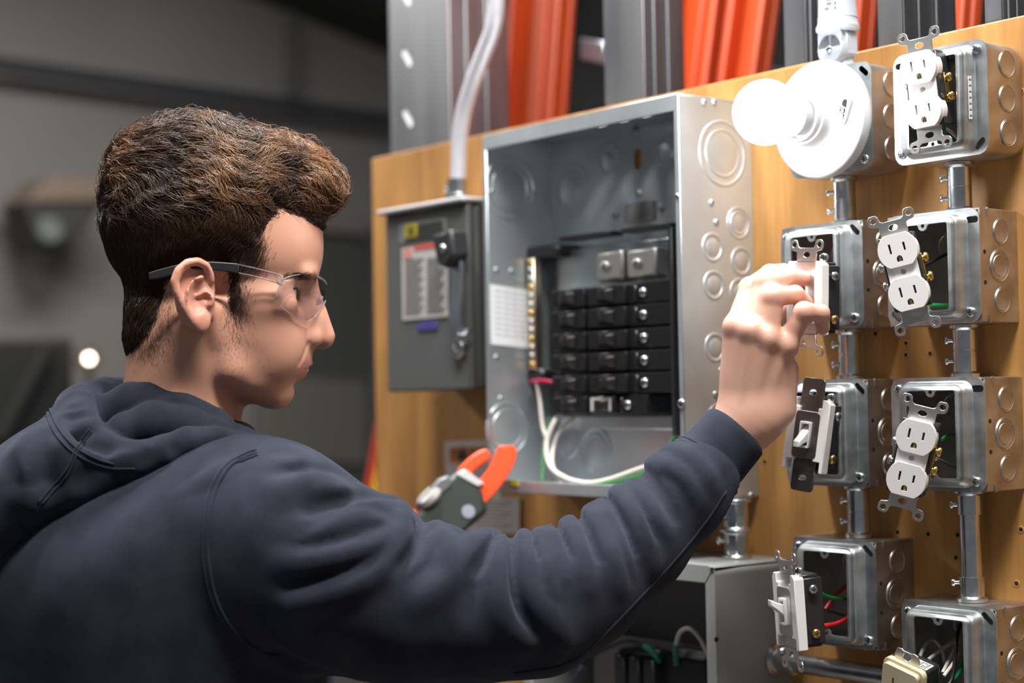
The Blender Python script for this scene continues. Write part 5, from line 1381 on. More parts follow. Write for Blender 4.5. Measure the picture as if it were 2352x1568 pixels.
# eyes
EYEW = mat('eye_white', (0.62, 0.58, 0.56), 0.2); IRIS = mat('iris', (0.10, 0.06, 0.035), 0.15); PUP = mat('pupil', (0.004, 0.004, 0.004), 0.1)
for s in (-1, 1):
    ec = from_head(np.array([[61.5, s*31.5, -14.5]]))[0]; ew = Vector(to_world(ec[None])[0])-Vector(FOOT)
    gd = np.array([math.cos(R(6)), -s*0.0+0.05, -0.02]); gdl = HF*gd[0]+HL*gd[1]+HU*gd[2]; gw = Vector((gdl[None]@LM)[0])
    pr = [(0.0122*math.sin(R(a)), -0.0122*math.cos(R(a))) for a in range(0, 181, 9)]; pr[0] = (0.0001, pr[0][1]); pr[-1] = (0.0001, pr[-1][1])
    MB().lathe(pr, M=axis(gw, ew), n=28).obj('eyeball', EYEW, person, smooth=180)
    MB().lathe([(0.0060, 0.01075), (0.0048, 0.01185), (0.0024, 0.0124), (0.0023, 0.0124)], M=axis(gw, ew), n=24).obj('iris', IRIS, person, smooth=180)
    MB().lathe([(0.0025, 0.01242), (0.0001, 0.0127)], M=axis(gw, ew), n=16).obj('pupil', PUP, person, smooth=180)

# lash line along the upper lid
for s in (-1, 1):
    pts = []
    for k in range(9):
        x_ = -3.5+k*1.9; yy_ = (-1 if s < 0 else 1)*math.sqrt(max(0.1, 13.6**2-x_**2-(0.05*x_*x_*0.0+4.2*max(0, (x_+3)/11.5)**0.8)**2))
        z_ = -0.3+0.10*(8-x_)+4.7*max(0.0, (x_+3.0)/11.5)**0.8
        if abs(yy_) > 13: yy_ = 13*(-1 if s < 0 else 1)
        pts.append(np.array([61.5+x_, s*31.5+yy_, -14.5+z_]))
    Wp = to_world(from_head(np.array(pts)))-FOOT
    MB().tube([tuple(p) for p in Wp], [0.0004]+[0.0008]*7+[0.0005], 6).obj('eyelashes', mat('lash', (0.015, 0.010, 0.008), 0.6), person, smooth=180)

# ---------------------------------------------------------------- hair
hb = [(800, 300), (800, 470), (747, 520), (712, 505), (677, 487), (640, 486), (620, 503), (607, 530), (594, 560), (566, 588), (560, 613), (560, 643), (552, 690), (545, 722), (530, 722), (522, 690), (520, 640), (505, 612), (470, 600), (415, 618), (385, 640), (372, 680), (362, 730), (335, 780), (290, 812), (230, 830), (120, 700), (120, 150), (800, 150)]
PG = np.array([hp(a, b, -68)[[0, 2]] for a, b in hb])
def poly_sd(XZ):
    n = len(PG); d = np.full(len(XZ), 1e9); s = np.ones(len(XZ))
    for i in range(n):
        a = PG[i]; b = PG[i-1]; e = b-a; w = XZ-a
        t = np.clip((w@e)/(e@e), 0, 1); q = w-t[:, None]*e; d = np.minimum(d, (q*q).sum(1))
        c1 = XZ[:, 1] >= a[1]; c2 = XZ[:, 1] < b[1]; c3 = e[0]*w[:, 1] > e[1]*w[:, 0]
        fl = (c1 & c2 & c3) | (~c1 & ~c2 & ~c3); s = np.where(fl, -s, s)
    return s*np.sqrt(d)
def wavy(P):
    x, y, z = P[:, 0], P[:, 1], P[:, 2]
    u = y*0.16+z*0.13+1.3*np.sin(x*0.055+y*0.03); v = x*0.045+np.sin(y*0.07)*0.9
    return 0.55*np.sin(u*2.1+1.7*np.sin(v*1.7))+0.45*np.sin(u*1.1-v*2.2+0.6)+0.25*np.sin(z*0.4+x*0.3+2*np.sin(y*0.11))
def f_top(P):
    q = P
    f = ell(q, hp(345, 402), (38, 56, 42))
    f = smin(f, ell(q, hp(455, 372), (60, 60, 43)), 12)
    f = smin(f, ell(q, hp(605, 405), (60, 55, 37)), 12)
    f = smin(f, ell(q, hp(718, 434), (30, 46, 25)), 10)
    return f+1.0
def f_cap(P):
    Pm = mir(P)
    sk = f_head(P, ears=False)
    d = poly_sd(Pm[:, [0, 2]].astype(float)).astype(np.float32)
    back = sstep(-P[:, 0], 20, 80); T = 4.5+6.0*back*sstep(P[:, 2], -50, 10)+3*sstep(P[:, 2], 30, 70)
    th = np.where(d < 0, T*sstep(-d, 0, 22)-1.0*(1-sstep(-d, 0, 5)), -1.0-np.minimum(d, 8))
    f = sk-th
    t_ = f_top(P)
    f = smin(f, t_, 10)
    top = sstep(P[:, 2], 35, 75)
    return f-wavy(P)*(0.5+1.9*top)*(d < 0)
cv, cq = surface_nets(lambda p: f_cap(to_head(p))*0.001, from_head(np.array([[-120, -95, -90.0]]))[0]-np.array([.01, 0, 0]), from_head(np.array([[130, 95, 165.0]]))[0]+np.array([.01, 0, 0]), 0.0022)
cv = relax(cv, cq, 1, 0.5)
Hc = to_head(cv.astype(np.float32)).astype(float)
# keep the part that stands proud of the skin
sdk = f_head(Hc.astype(np.float32), ears=False)
keep = (sdk[cq] > -0.3).any(1)
cq = cq[keep]
hair_rng = np.random.RandomState(11)
me = np_mesh('hair', to_world(cv), cq)
set_col(me, np.tile([0.020, 0.0125, 0.008], (len(cv), 1)))
HAIRB = attr_mat('hair_base', 0.6)
HAIRM = attr_mat('hair_strand', 0.38, Specular_IOR_Level=0.30)
hair = pobj('hair', me, HAIRB)
def grad(fn, P, e=0.6):
    g = np.stack([fn(P+np.array(d, np.float32)*e)-fn(P-np.array(d, np.float32)*e) for d in ((1, 0, 0), (0, 1, 0), (0, 0, 1))], 1)
    return g/(np.linalg.norm(g, axis=1)[:, None]+1e-9)
# roots sampled over the proud cap
tri = np.concatenate([cq[:, [0, 1, 2]], cq[:, [0, 2, 3]]])
A_ = Hc[tri[:, 0]]; B_ = Hc[tri[:, 1]]; C_ = Hc[tri[:, 2]]
ar = np.linalg.norm(np.cross(B_-A_, C_-A_), axis=1); ctr = (A_+B_+C_)/3
inside = poly_sd(np.stack([ctr[:, 0], ctr[:, 2]], 1)) < -0.5
wgt = ar*inside*np.where(ctr[:, 1] < 20, 1.0, 0.45)
NS = 34000
pick = hair_rng.choice(len(tri), NS, p=wgt/wgt.sum())
r1, r2 = hair_rng.rand(NS), hair_rng.rand(NS); sw = r1+r2 > 1; r1[sw] = 1-r1[sw]; r2[sw] = 1-r2[sw]
P0 = (A_[pick]+(B_[pick]-A_[pick])*r1[:, None]+(C_[pick]-A_[pick])*r2[:, None]).astype(np.float32)
top = sstep(P0[:, 2], 38, 78)
front = sstep(P0[:, 0], 40, 95)*top
def nz3(P, s, seed):
    r = np.random.RandomState(seed); o = np.zeros(len(P))
    for _ in range(5):
        k = r.randn(3)*s; o += np.sin(P@k+r.rand()*6.28)
    return o/2.2
back = sstep(-P0[:, 0], 10, 80)
down = np.stack([-0.55+0.65*back+0.25*nz3(P0, .05, 1), 0.2*nz3(P0, .05, 2), -1.0+0*back], 1)
fwd = np.stack([1.0+0*back, -0.35+0.55*nz3(P0, .05, 3), -0.15-0.45*front+0.65*nz3(P0, .055, 4)], 1)
D0 = down*(1-top)[:, None]+fwd*top[:, None]
LEN = (11+6*hair_rng.rand(NS))*(1-top)+(20+20*hair_rng.rand(NS))*top
edge = -poly_sd(np.stack([P0[:, 0], P0[:, 2]], 1)); LEN *= 0.45+0.55*sstep(edge, 0, 18)
K = 6
clump = nz3(P0, .11, 7); ph = 3.0*nz3(P0, .04, 8)+hair_rng.rand(NS)*0.7
paths = [P0-grad(f_cap, P0)*0.5]
p = P0.copy(); d = D0.astype(np.float32)
lift = (0.5+1.0*hair_rng.rand(NS))*(1-top)+(1.0+3.0*hair_rng.rand(NS)**2+1.3*clump)*top
wild = (hair_rng.rand(NS) < 0.03)*top*6.0
for k in range(1, K):
    n_ = grad(f_cap, p)
    d = d-n_*(d*n_).sum(1)[:, None]; d /= np.linalg.norm(d, axis=1)[:, None]+1e-9
    side = np.cross(n_, d)
    d = d+side*(0.42*np.cos(ph+k*0.95)*top)[:, None]
    d /= np.linalg.norm(d, axis=1)[:, None]
    p = p+d*(LEN/(K-1))[:, None]
    tgt = (lift+wild)*math.sin(PI*min(1.0, (k+0.4)/(K-0.1)))+0.25
    n_ = grad(f_cap, p); p = p+n_*(tgt-f_cap(p))[:, None]
    p = p.astype(np.float32); d = d.astype(np.float32)
    paths.append(p.copy())
ST = np.stack(paths, 1)
# strands kept off the ears and face by construction; each is a thin three-sided lock
T_ = np.gradient(ST, axis=1); T_ /= np.linalg.norm(T_, axis=2)[..., None]+1e-9
up_ = np.array([0.3, -0.8, 0.5]); U1 = np.cross(T_, up_); U1 /= np.linalg.norm(U1, axis=2)[..., None]+1e-9; U2 = np.cross(T_, U1)
rad = (0.19*(1-top)+0.25*top)[:, None]*(0.7+0.6*hair_rng.rand(NS))[:, None]*np.array([1, 1, 0.95, 0.85, 0.6, 0.12])[None]
ring = [ST+(U1*math.cos(a)+U2*math.sin(a))*rad[..., None] for a in (0, 2.094, 4.189)]
VV = np.stack(ring, 2).reshape(-1, 3)                        # (strand, k, 3)
base = (np.arange(NS)[:, None]*K+np.arange(K-1)[None]).ravel()*3
QQ = np.concatenate([np.stack([base+i, base+(i+1) % 3, base+3+(i+1) % 3, base+3+i], 1) for i in range(3)])
me = np_mesh('strands', to_world(from_head(VV)), QQ)
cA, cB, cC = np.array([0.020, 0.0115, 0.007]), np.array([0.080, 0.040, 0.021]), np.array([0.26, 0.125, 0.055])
mixv = np.clip(0.06+0.30*hair_rng.rand(NS)+top*(0.22+0.18*hair_rng.rand(NS)+0.30*clump)+0.15*front, 0, 1)  # top and front strands coloured lighter, the look of lit hair
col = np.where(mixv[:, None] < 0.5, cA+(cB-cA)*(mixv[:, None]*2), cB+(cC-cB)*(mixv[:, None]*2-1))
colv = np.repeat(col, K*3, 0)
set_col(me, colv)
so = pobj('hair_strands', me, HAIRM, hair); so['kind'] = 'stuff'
# eyebrow, sideburn and nape hairs grow straight from the skin
def fine_hairs(name, n, cpx, rad_, Y, dvec, ln, r_, jit=0.4, colr=(0.03, 0.019, 0.012)):
    rr = np.random.RandomState(len(name)+n)
    c = hp(cpx[0], cpx[1], Y)
    X = c[0]+rr.randn(n)*rad_[0]; Z = c[2]+rr.randn(n)*rad_[1]
    P = np.stack([X, np.full(n, -110.0), Z], 1).astype(np.float32)
    for _ in range(40): P[:, 1] += np.clip(f_head(P, ears=False), -5, 5)*0.9
    g = grad(lambda q: f_head(q, ears=False), P)
    d = np.array(dvec)+rr.randn(n, 3)*jit; d = d-g*(d*g).sum(1)[:, None]; d /= np.linalg.norm(d, axis=1)[:, None]
    l_ = ln*(0.6+0.7*rr.rand(n))
    S3 = np.stack([P-g*0.3, P+d*(l_*0.5)[:, None]+g*0.6, P+d*l_[:, None]+g*0.35], 1)
    t = np.gradient(S3, axis=1); t /= np.linalg.norm(t, axis=2)[..., None]
    a1 = np.cross(t, np.array([0.2, -0.9, 0.3])); a1 /= np.linalg.norm(a1, axis=2)[..., None]; a2 = np.cross(t, a1)
    rv = r_*np.array([1, 0.9, 0.15])[None, :, None]
    VV = np.stack([S3+(a1*math.cos(a)+a2*math.sin(a))*rv for a in (0, 2.094, 4.189)], 2).reshape(-1, 3)
    b = (np.arange(n)[:, None]*3+np.arange(2)[None]).ravel()*3
    QQ = np.concatenate([np.stack([b+i, b+(i+1) % 3, b+3+(i+1) % 3, b+3+i], 1) for i in range(3)])
    me = np_mesh(name, to_world(from_head(VV)), QQ); set_col(me, np.tile(colr, (len(VV), 1)))
    o = pobj(name, me, HAIRM, hair); o['kind'] = 'stuff'; return o
fine_hairs('sideburn', 620, (540, 668), (5.0, 17), -66, (0.05, 0, -1), 8, 0.10)
fine_hairs('jaw_stubble', 420, (532, 775), (9, 20), -62, (0.05, 0, -1), 2.2, 0.06, 0.4, (0.09, 0.06, 0.045))
fine_hairs('eyebrow', 300, (694, 634), (7, 1.4), -32, (-0.9, 0, 0.05), 6, 0.11, 0.12)
fine_hairs('nape_hair', 620, (325, 796), (12, 7), -50, (0.25, 0, -1), 6, 0.065, 0.4, (0.06, 0.038, 0.025))
fine_hairs('temple_hair', 700, (585, 560), (6, 11), -62, (-0.5, 0, -0.9), 11, 0.13, 0.2)
fine_hairs('behind_ear_hair', 380, (372, 712), (6, 17), -66, (0.0, 0, -1), 6, 0.07, 0.25, (0.06, 0.038, 0.025))

# ---------------------------------------------------------------- safety glasses
gl_t = thing('safety_glasses', 'clear wraparound safety glasses with black temple tips', 'glasses', to_world(from_head(np.array([[95, 0, -10.0]])))[0])
GO = np.array(gl_t.location)
def hw(X, Y, Z): return to_world(from_head(np.array([[X, Y, Z]], float)))[0]-GO
GLS = bpy.data.materials.new('clear_lens'); GLS.use_nodes = True
N, L = nodes_of(GLS)
for n in list(N): N.remove(n)
out = N.new('ShaderNodeOutputMaterial'); mx = N.new('ShaderNodeMixShader'); tr = N.new('ShaderNodeBsdfTransparent'); gs = N.new('ShaderNodeBsdfGlossy'); fr = N.new('ShaderNodeLayerWeight')
tr.inputs[0].default_value = (0.88, 0.88, 0.90, 1); gs.inputs['Roughness'].default_value = 0.02; fr.inputs[0].default_value = 0.12
mu = N.new('ShaderNodeMath'); mu.operation = 'MULTIPLY_ADD'; mu.inputs[1].default_value = 0.16; mu.inputs[2].default_value = 0.012; L.new(fr.outputs['Facing'], mu.inputs[0]); L.new(mu.outputs[0], mx.inputs[0]); L.new(tr.outputs[0], mx.inputs[1]); L.new(gs.outputs[0], mx.inputs[2]); L.new(mx.outputs[0], out.inputs[0])
CLR = mat('clear_plastic', (0.85, 0.86, 0.88), 0.08, Transmission_Weight=0.85, IOR=1.35)
# lens sheet: stations across the face (Y, X, top Z, bottom Z)
near = []
stn = [(-66, 646, 644, 633, 687), (-62, 652, 640, 642, 701), (-55, 668, 634, 661, 717), (-44, 692, 630, 686, 734), (-32, 712, 630, 707, 738), (-20, 733, 636, 727, 723), (-9, 746, 645, 742, 702), (0, 750, 652, 748, 690)]
lens = []
for Y, xa, ya, xb, yb_ in stn: lens.append((hp(xa, ya, Y), hp(xb, yb_, Y)))
full = lens+[(np.array([a[0], -a[1], a[2]]), np.array([b[0], -b[1], b[2]])) for a, b in lens[-2::-1]]
mb = MB(); rows_ = 9; grid = []
tp_ = smoothpath([a for a, b in full], 4); bt2 = smoothpath([b for a, b in full], 4)
for a, b in zip(tp_, bt2):
    grid.append([hw(*(a*(1-k/(rows_-1))+b*(k/(rows_-1))+np.array([1.6*math.sin(PI*k/(rows_-1)), 0, 0]))) for k in range(rows_)])
vs = [tuple(p) for c in grid for p in c]; fs = [(i*rows_+k, (i+1)*rows_+k, (i+1)*rows_+k+1, i*rows_+k+1) for i in range(len(grid)-1) for k in range(rows_-1)]
lo_ = mb.add(vs, fs).obj('lens', GLS, gl_t, smooth=180)
sm = lo_.modifiers.new('thick', 'SOLIDIFY'); sm.thickness = 0.0014
MB().tube([hw(*a) for a in tp_], 0.0007, 6).obj('lens_edge', CLR, lo_, smooth=180)
MB().tube([hw(*a) for a in bt2], 0.0006, 6).obj('lens_edge', CLR, lo_, smooth=180)
MB().tube([hw(*(tp_[0]*(1-k/5)+bt2[0]*(k/5))) for k in range(6)], 0.0007, 6).obj('lens_edge', CLR, lo_, smooth=180)
def strip(name, pl, hh, th, m, par=gl_t):
    LL = []
    P_ = smoothpath([hp(x, y, Y) for x, y, Y, _ in pl], 5); HH = np.interp(np.linspace(0, len(pl)-1, len(P_)), range(len(pl)), [q[3] for q in pl])
    for p, h in zip(P_, HH):
        LL.append([tuple(hw(p[0], p[1]-th/2, p[2]-h/2)), tuple(hw(p[0], p[1]+th/2, p[2]-h/2)), tuple(hw(p[0], p[1]+th/2, p[2]+h/2)), tuple(hw(p[0], p[1]-th/2, p[2]+h/2))])
    mb = MB().loops(LL); mb.add(LL[0], [(3, 2, 1, 0)]); mb.add(LL[-1], [(0, 1, 2, 3)])
    return mb.obj(name, m, par, bevel=0.0009, seg=2)
strip('temple_arm', [(546, 617, -74, 8.0), (580, 624, -73, 7.5), (615, 633, -71, 7), (646, 643, -68, 8.5)], 0, 2.4, GLS)
for dz_ in (-3.6, 3.6):
    MB().tube([hw(*(hp(x, y, Y)+np.array([0, -1.0, dz_]))) for x, y, Y in ((546, 617, -74), (580, 624, -73), (615, 633, -71), (642, 641, -69))], 0.0007, 6).obj('temple_arm_rib', CLR, gl_t, smooth=180)
strip('temple_tip', [(342, 634, -79, 6), (362, 630, -79, 8), (400, 620, -79, 8), (440, 610, -78, 7), (480, 610, -76, 7.4), (520, 613, -75, 8), (549, 617, -74, 9)], 0, 4.2, BLACKP)
strip('hinge_block', [(636, 640, -70.5, 10), (650, 644, -67, 9)], 0, 3.5, CLR)
for o in [o for o in gl_t.children if o.name.startswith(('temple', 'hinge'))]:
    me = o.data.copy(); c = o.copy(); c.data = me; scene.collection.objects.link(c); c.parent = gl_t
    # mirrored to the far side of the head
    for v in me.vertices:
        w_ = np.array(v.co)+GO; l_ = (w_-O0)@LM.T; h_ = to_head(l_[None].astype(np.float64))[0]; h_[1] = -h_[1]
        v.co = hw(*h_)
    me.flip_normals()
nb_ = [hw(88, s*9, -24) for s in (-1, 1)]
for s in (-1, 1):
    MB().tube(smoothpath([hw(95, s*9, -16), hw(90, s*11, -24), hw(86, s*14, -33), hw(88, s*17, -36)], 4), 0.0018, 8).obj('nose_pad', CLR, gl_t, smooth=180)
# ---------------------------------------------------------------- hoodie
AX = R(30)
TF = np.array([math.cos(AX), 0, math.sin(AX)]); TR = np.array([math.sin(AX), 0, -math.cos(AX)]); TU = np.array([0, 1.0, 0])
TM = np.array([TF, TU, TR])
SH = hl(655, 1190, 1.400); EL = hl(1235, 1390, 1.425); CU = hl(1632, 1072, 1.515)
NB = hl(405, 1035, 1.545)
def f_torso(P):
    f = ellR(P, hl(335, 1570, 1.545), (.158, .225, .215), TM)
    f = smin(f, ellR(P, hl(325, 1830, 1.54), (.158, .30, .195), TM), .05)
    f = smin(f, ellR(P, hl(280, 1330, 1.49), (.120, .115, .16), TM), .06)
    f = smin(f, cap(P, hl(590, 1262, 1.43), hl(240, 1262, 1.66), .083, .083), .07)
    f = smin(f, cap(P, hl(405, 1105, 1.545), hl(590, 1220, 1.43), .060, .068), .05)
    f = smin(f, cap(P, hl(405, 1105, 1.545), hl(260, 1220, 1.64), .060, .068), .05)
    return f
def f_sleeve(P):
    pts = [hl(620, 1255, 1.405), hl(760, 1328, 1.405), hl(920, 1384, 1.41), hl(1090, 1398, 1.418), hl(1232, 1394, 1.428), hl(1338, 1345, 1.45), hl(1462, 1246, 1.48), hl(1566, 1142, 1.50), hl(1614, 1086, 1.512)]
    rad = [.076, .077, .065, .0585, .0555, .0495, .0425, .0365, .0345]
    f = chain(P, pts, rad, .02)
    f = smin(f, np.sqrt(((P-hl(645, 1225, 1.405).astype(np.float32))**2).sum(1))-.064, .03)
    return f
def f_lsleeve(P):
    return chain(P, [hl(215, 1180, 1.685), hl(540, 1470, 1.79), hl(870, 1362, 1.832)], [.078, .060, .040], .02)
def f_base(P):
    f = smin(f_torso(P), f_sleeve(P), .022)
    return smin(f, f_lsleeve(P), .03)
def march(fn, pl, d0=1.1, d1=1.75):
    pl = np.array(pl, float); t = np.full(len(pl), d0)
    D_ = np.stack([(pl[:, 0]-1176)/FPX, -(pl[:, 1]-784)/FPX, np.ones(len(pl))], 1)
    best = np.full(len(pl), 9.0); bt_ = t.copy()
    for _ in range(160):
        P = (D_*t[:, None]-np.array([0, 0, 1.5])).astype(np.float32); f = fn(P)
        u = f < best; best[u] = f[u]; bt_[u] = t[u]
        t = np.where(f > 0.0004, np.minimum(t+np.maximum(f*0.8, 0.0006), d1), t)
    P = D_*bt_[:, None]-np.array([0, 0, 1.5])
    return P, best
def stroke(pl, n=5): return np.array([q[:2] for q in smoothpath([(x, y, 0) for x, y in pl], n)])
# folds: (pixel stroke, ridge radius, height), valleys likewise
RIDGES = [
 ([(1148, 1240), (1145, 1290), (1146, 1360), (1162, 1415), (1190, 1460), (1206, 1478)], 0.0123, 0.0118, 1),
 ([(1208, 1246), (1213, 1290), (1232, 1370), (1266, 1425), (1300, 1478)], 0.0123, 0.0106, 1),
 ([(1242, 1232), (1254, 1275), (1252, 1330), (1262, 1380)], 0.0101, 0.0095, 1),
 ([(1272, 1226), (1286, 1265), (1298, 1325)], 0.0090, 0.0078, 1),
 ([(1310, 1208), (1326, 1262), (1348, 1345)], 0.0118, 0.0106, 1),
 ([(1362, 1182), (1384, 1225), (1412, 1300), (1424, 1345)], 0.0118, 0.0101, 1),
 ([(1392, 1168), (1424, 1230), (1448, 1310)], 0.0090, 0.0073, 1),
 ([(1428, 1138), (1458, 1185), (1482, 1250), (1502, 1300)], 0.0118, 0.0101, 1),
 ([(1456, 1120), (1488, 1155), (1526, 1220)], 0.0090, 0.0073, 1),
 ([(1516, 1062), (1560, 1090), (1600, 1150)], 0.0123, 0.0067, 1),
 ([(1548, 1030), (1600, 1060), (1640, 1115)], 0.0112, 0.0067, 1),
 ([(1106, 1240), (1064, 1280), (1012, 1345), (962, 1382)], 0.0146, 0.0095, 1),
 ([(1018, 1226), (1036, 1255), (1032, 1310), (1000, 1362)], 0.0146, 0.0090, 1),
 ([(924, 1196), (918, 1236), (882, 1288), (826, 1328), (758, 1360), (670, 1390)], 0.0134, 0.0129, 1),
 ([(905, 1190), (876, 1236), (800, 1264), (700, 1284), (650, 1290)], 0.0157, 0.0090, 0),
 ([(868, 1162), (800, 1187), (730, 1217), (690, 1234)], 0.0190, 0.0078, 1),
 ([(795, 1142), (755, 1116), (690, 1105), (640, 1124)], 0.0179, 0.0078, 1),
 ([(742, 1100), (690, 1068), (640, 1066)], 0.0146, 0.0056, 1),
 ([(1000, 1230), (965, 1265), (935, 1300)], 0.0101, 0.0067, 1),
 ([(150, 1360), (300, 1240), (480, 1130)], 0.0336, 0.0045, 0),
 ([(390, 1160), (470, 1110), (540, 1065)], 0.0157, 0.0045, 0),
]
VALLEYS = [
 ([(1130, 1252), (1114, 1280), (1085, 1318)], .007, .013, 1),
 ([(1174, 1252), (1174, 1310), (1187, 1390), (1224, 1450)], .006, .011, 1),
 ([(1190, 1252), (1196, 1290), (1206, 1330)], .004, .006, 1),
 ([(1226, 1252), (1230, 1300), (1240, 1340)], .004, .009, 1),
 ([(1292, 1230), (1302, 1255), (1316, 1290)], .004, .008, 1),
 ([(1340, 1200), (1354, 1225), (1376, 1285)], .005, .008, 1),
 ([(1406, 1160), (1432, 1205), (1454, 1268)], .005, .007, 1),
 ([(1442, 1138), (1470, 1175), (1502, 1235)], .004, .007, 1),
 ([(1486, 1090), (1520, 1130), (1550, 1190)], .006, .006, 1),
 ([(968, 1232), (960, 1250), (940, 1272), (905, 1300)], .0075, .014, 1),
 ([(945, 1210), (900, 1266), (840, 1304), (740, 1334), (660, 1348)], .012, .009, 0),
 ([(900, 1200), (850, 1234), (760, 1252), (690, 1264)], .008, .006, 0),
 ([(812, 1146), (785, 1152), (750, 1160), (715, 1180)], .0075, .013, 1),
 ([(860, 1176), (800, 1170), (740, 1192), (700, 1224)], .010, .006, 0),
 ([(708, 1076), (682, 1080), (645, 1092)], .007, .008, 1),
 ([(1090, 1330), (1080, 1370), (1075, 1420)], .012, .006, 0),
 ([(1525, 1090), (1560, 1118), (1580, 1165)], .006, .004, 0),
 ([(640, 1505), (700, 1535), (780, 1560)], .010, .010, 0),
]
def gradf(P):
    g = np.stack([f_base((P+e).astype(np.float32))-f_base((P-e).astype(np.float32)) for e in np.eye(3)*0.002], 1)
    return g/(np.linalg.norm(g, axis=1)[:, None]+1e-12)
fold_caps = []
for lst, sgn in ((RIDGES, 1), (VALLEYS, -1)):
    for pl, r_, h_, wrap in lst:
        s = stroke(pl, 4); P, b = march(f_base, s)
        q = P-gradf(P)*b[:, None]
        if wrap:                                  # carry the fold over the top of the arm
            p = q[0].copy(); t = q[0]-q[2]; ext = []
            for _ in range(6):
                g0 = gradf(p[None])[0]; t = t-g0*(t@g0); t /= np.linalg.norm(t)+1e-12
                p = p+t*0.009; p = p-gradf(p[None])[0]*f_base(p[None].astype(np.float32))[0]; ext.append(p.copy())
            q = np.concatenate([np.array(ext[::-1]), q])
        g = gradf(q)
        t = np.linspace(0, 1, len(q)); prof = 0.25+0.75*np.sin(PI*np.clip(t*0.86+0.12, 0, 1))**0.6
        w_ = r_*0.85 if sgn > 0 else min(max(r_, .0045), .0075)
        fold_caps.append((sgn, q, h_*prof*(1.25 if sgn > 0 else 1.05), w_))
def folded(f, P, fold_caps):
    idx = np.where(np.abs(f) < 0.04)[0]
    if len(idx):
        Pn = P[idx]; up_d = np.zeros(len(idx), np.float32); dn_d = np.zeros(len(idx), np.float32)
        for sgn, c, hh, w_ in fold_caps:
            lo = c.min(0)-w_*2.6; hi = c.max(0)+w_*2.6
            m = np.where(((Pn > lo) & (Pn < hi)).all(1))[0]
            if not len(m): continue
            sub = Pn[m]; best = np.zeros(len(m), np.float32)
            for i in range(len(c)-1):
                a = c[i].astype(np.float32); ab = (c[i+1]-c[i]).astype(np.float32); q = sub-a
                t = np.clip((q@ab)/(ab@ab+1e-12), 0, 1); d = q-t[:, None]*ab
                best = np.maximum(best, (hh[i]+(hh[i+1]-hh[i])*t)*np.exp(-(d*d).sum(1)/(w_*w_)))
            if sgn > 0: up_d[m] = np.maximum(up_d[m], best)
            else: dn_d[m] = np.maximum(dn_d[m], best)
        f[idx] = f[idx]-up_d+dn_d
    return f
def f_hoodie(P):
    f = folded(f_base(P), P, fold_caps)
    # hem at the hips
    f = smax(f, (hl(0, 1930, 1.5)[1])-P[:, 1], .012)
    # neck opening and the cut ends of the sleeves
    f = smax(f, -cap(P, hl(405, 900, 1.54), hl(400, 1060, 1.545), .060, .056), .008)
    return f
v1, q1 = surface_nets(f_hoodie, np.array([hl(-330, 0, 1.6)[0], hl(0, 1960, 1.5)[1], hl(0, 0, 1.17)[2]]), hl(1720, 930, 1.93)+np.array([0.02, 0, 0]), 0.0030)
v1 = relax(v1, q1, 1, 0.4)
CLOTH = bpy.data.materials.new('navy_fleece'); CLOTH.use_nodes = True
N, L = nodes_of(CLOTH); b = N['Principled BSDF']
b.inputs['Roughness'].default_value = 0.92; b.inputs['Specular IOR Level'].default_value = 0.12
b.inputs['Sheen Weight'].default_value = 0.10; b.inputs['Sheen Roughness'].default_value = 0.5; b.inputs['Sheen Tint'].default_value = (0.55, 0.6, 0.8, 1)
tcx = N.new('ShaderNodeTexCoord')
n1 = N.new('ShaderNodeTexNoise'); n1.inputs['Scale'].default_value = 35; n1.inputs['Detail'].default_value = 4
n2 = N.new('ShaderNodeTexNoise'); n2.inputs['Scale'].default_value = 1300; n2.inputs['Detail'].default_value = 2
wv = N.new('ShaderNodeTexWave'); wv.inputs['Scale'].default_value = 300; wv.inputs['Distortion'].default_value = 1.2; wv.inputs['Detail Scale'].default_value = 8; wv.bands_direction = 'DIAGONAL'
for n in (n1, n2, wv): L.new(tcx.outputs['Object'], n.inputs['Vector'])
rp = N.new('ShaderNodeValToRGB'); rp.color_ramp.elements[0].color = (0.0145, 0.0160, 0.0235, 1); rp.color_ramp.elements[1].color = (0.0245, 0.0275, 0.0395, 1); rp.color_ramp.elements[0].position = 0.3; rp.color_ramp.elements[1].position = 0.7
L.new(n1.outputs['Fac'], rp.inputs[0]); L.new(rp.outputs[0], b.inputs['Base Color'])
ad = N.new('ShaderNodeMath'); ad.operation = 'MULTIPLY_ADD'; ad.inputs[1].default_value = 0.8; L.new(wv.outputs['Fac'], ad.inputs[0]); L.new(n2.outputs['Fac'], ad.inputs[2])
bp = N.new('ShaderNodeBump'); bp.inputs['Strength'].default_value = 0.30; bp.inputs['Distance'].default_value = 0.0006; L.new(ad.outputs[0], bp.inputs['Height']); L.new(bp.outputs[0], b.inputs['Normal'])
me = np_mesh('hoodie', to_world(v1), q1)
hoodie = pobj('hoodie', me, CLOTH); hoodie['label'] = 'navy fleece hoodie'
def cloth_tube(name, P, r, par=hoodie, n=8, m=CLOTH):
    W_ = to_world(np.array(P))-FOOT
    return MB().tube([tuple(x) for x in W_], r, n).obj(name, m, par, smooth=180)
def on_cloth(pl, out=0.0, n=6, fn=None):
    fn = fn or f_hoodie
    s = stroke(pl, n); P, b = march(fn, s)
    g = np.stack([fn((P+e).astype(np.float32))-fn((P-e).astype(np.float32)) for e in np.eye(3)*0.002], 1); g /= np.linalg.norm(g, axis=1)[:, None]+1e-12
    return P-g*(b-out)[:, None]
ARMH = [(588, 1032), (556, 1044), (520, 1066), (492, 1105), (474, 1160), (467, 1225), (467, 1290), (482, 1365), (508, 1422), (548, 1468), (590, 1497), (628, 1505)]
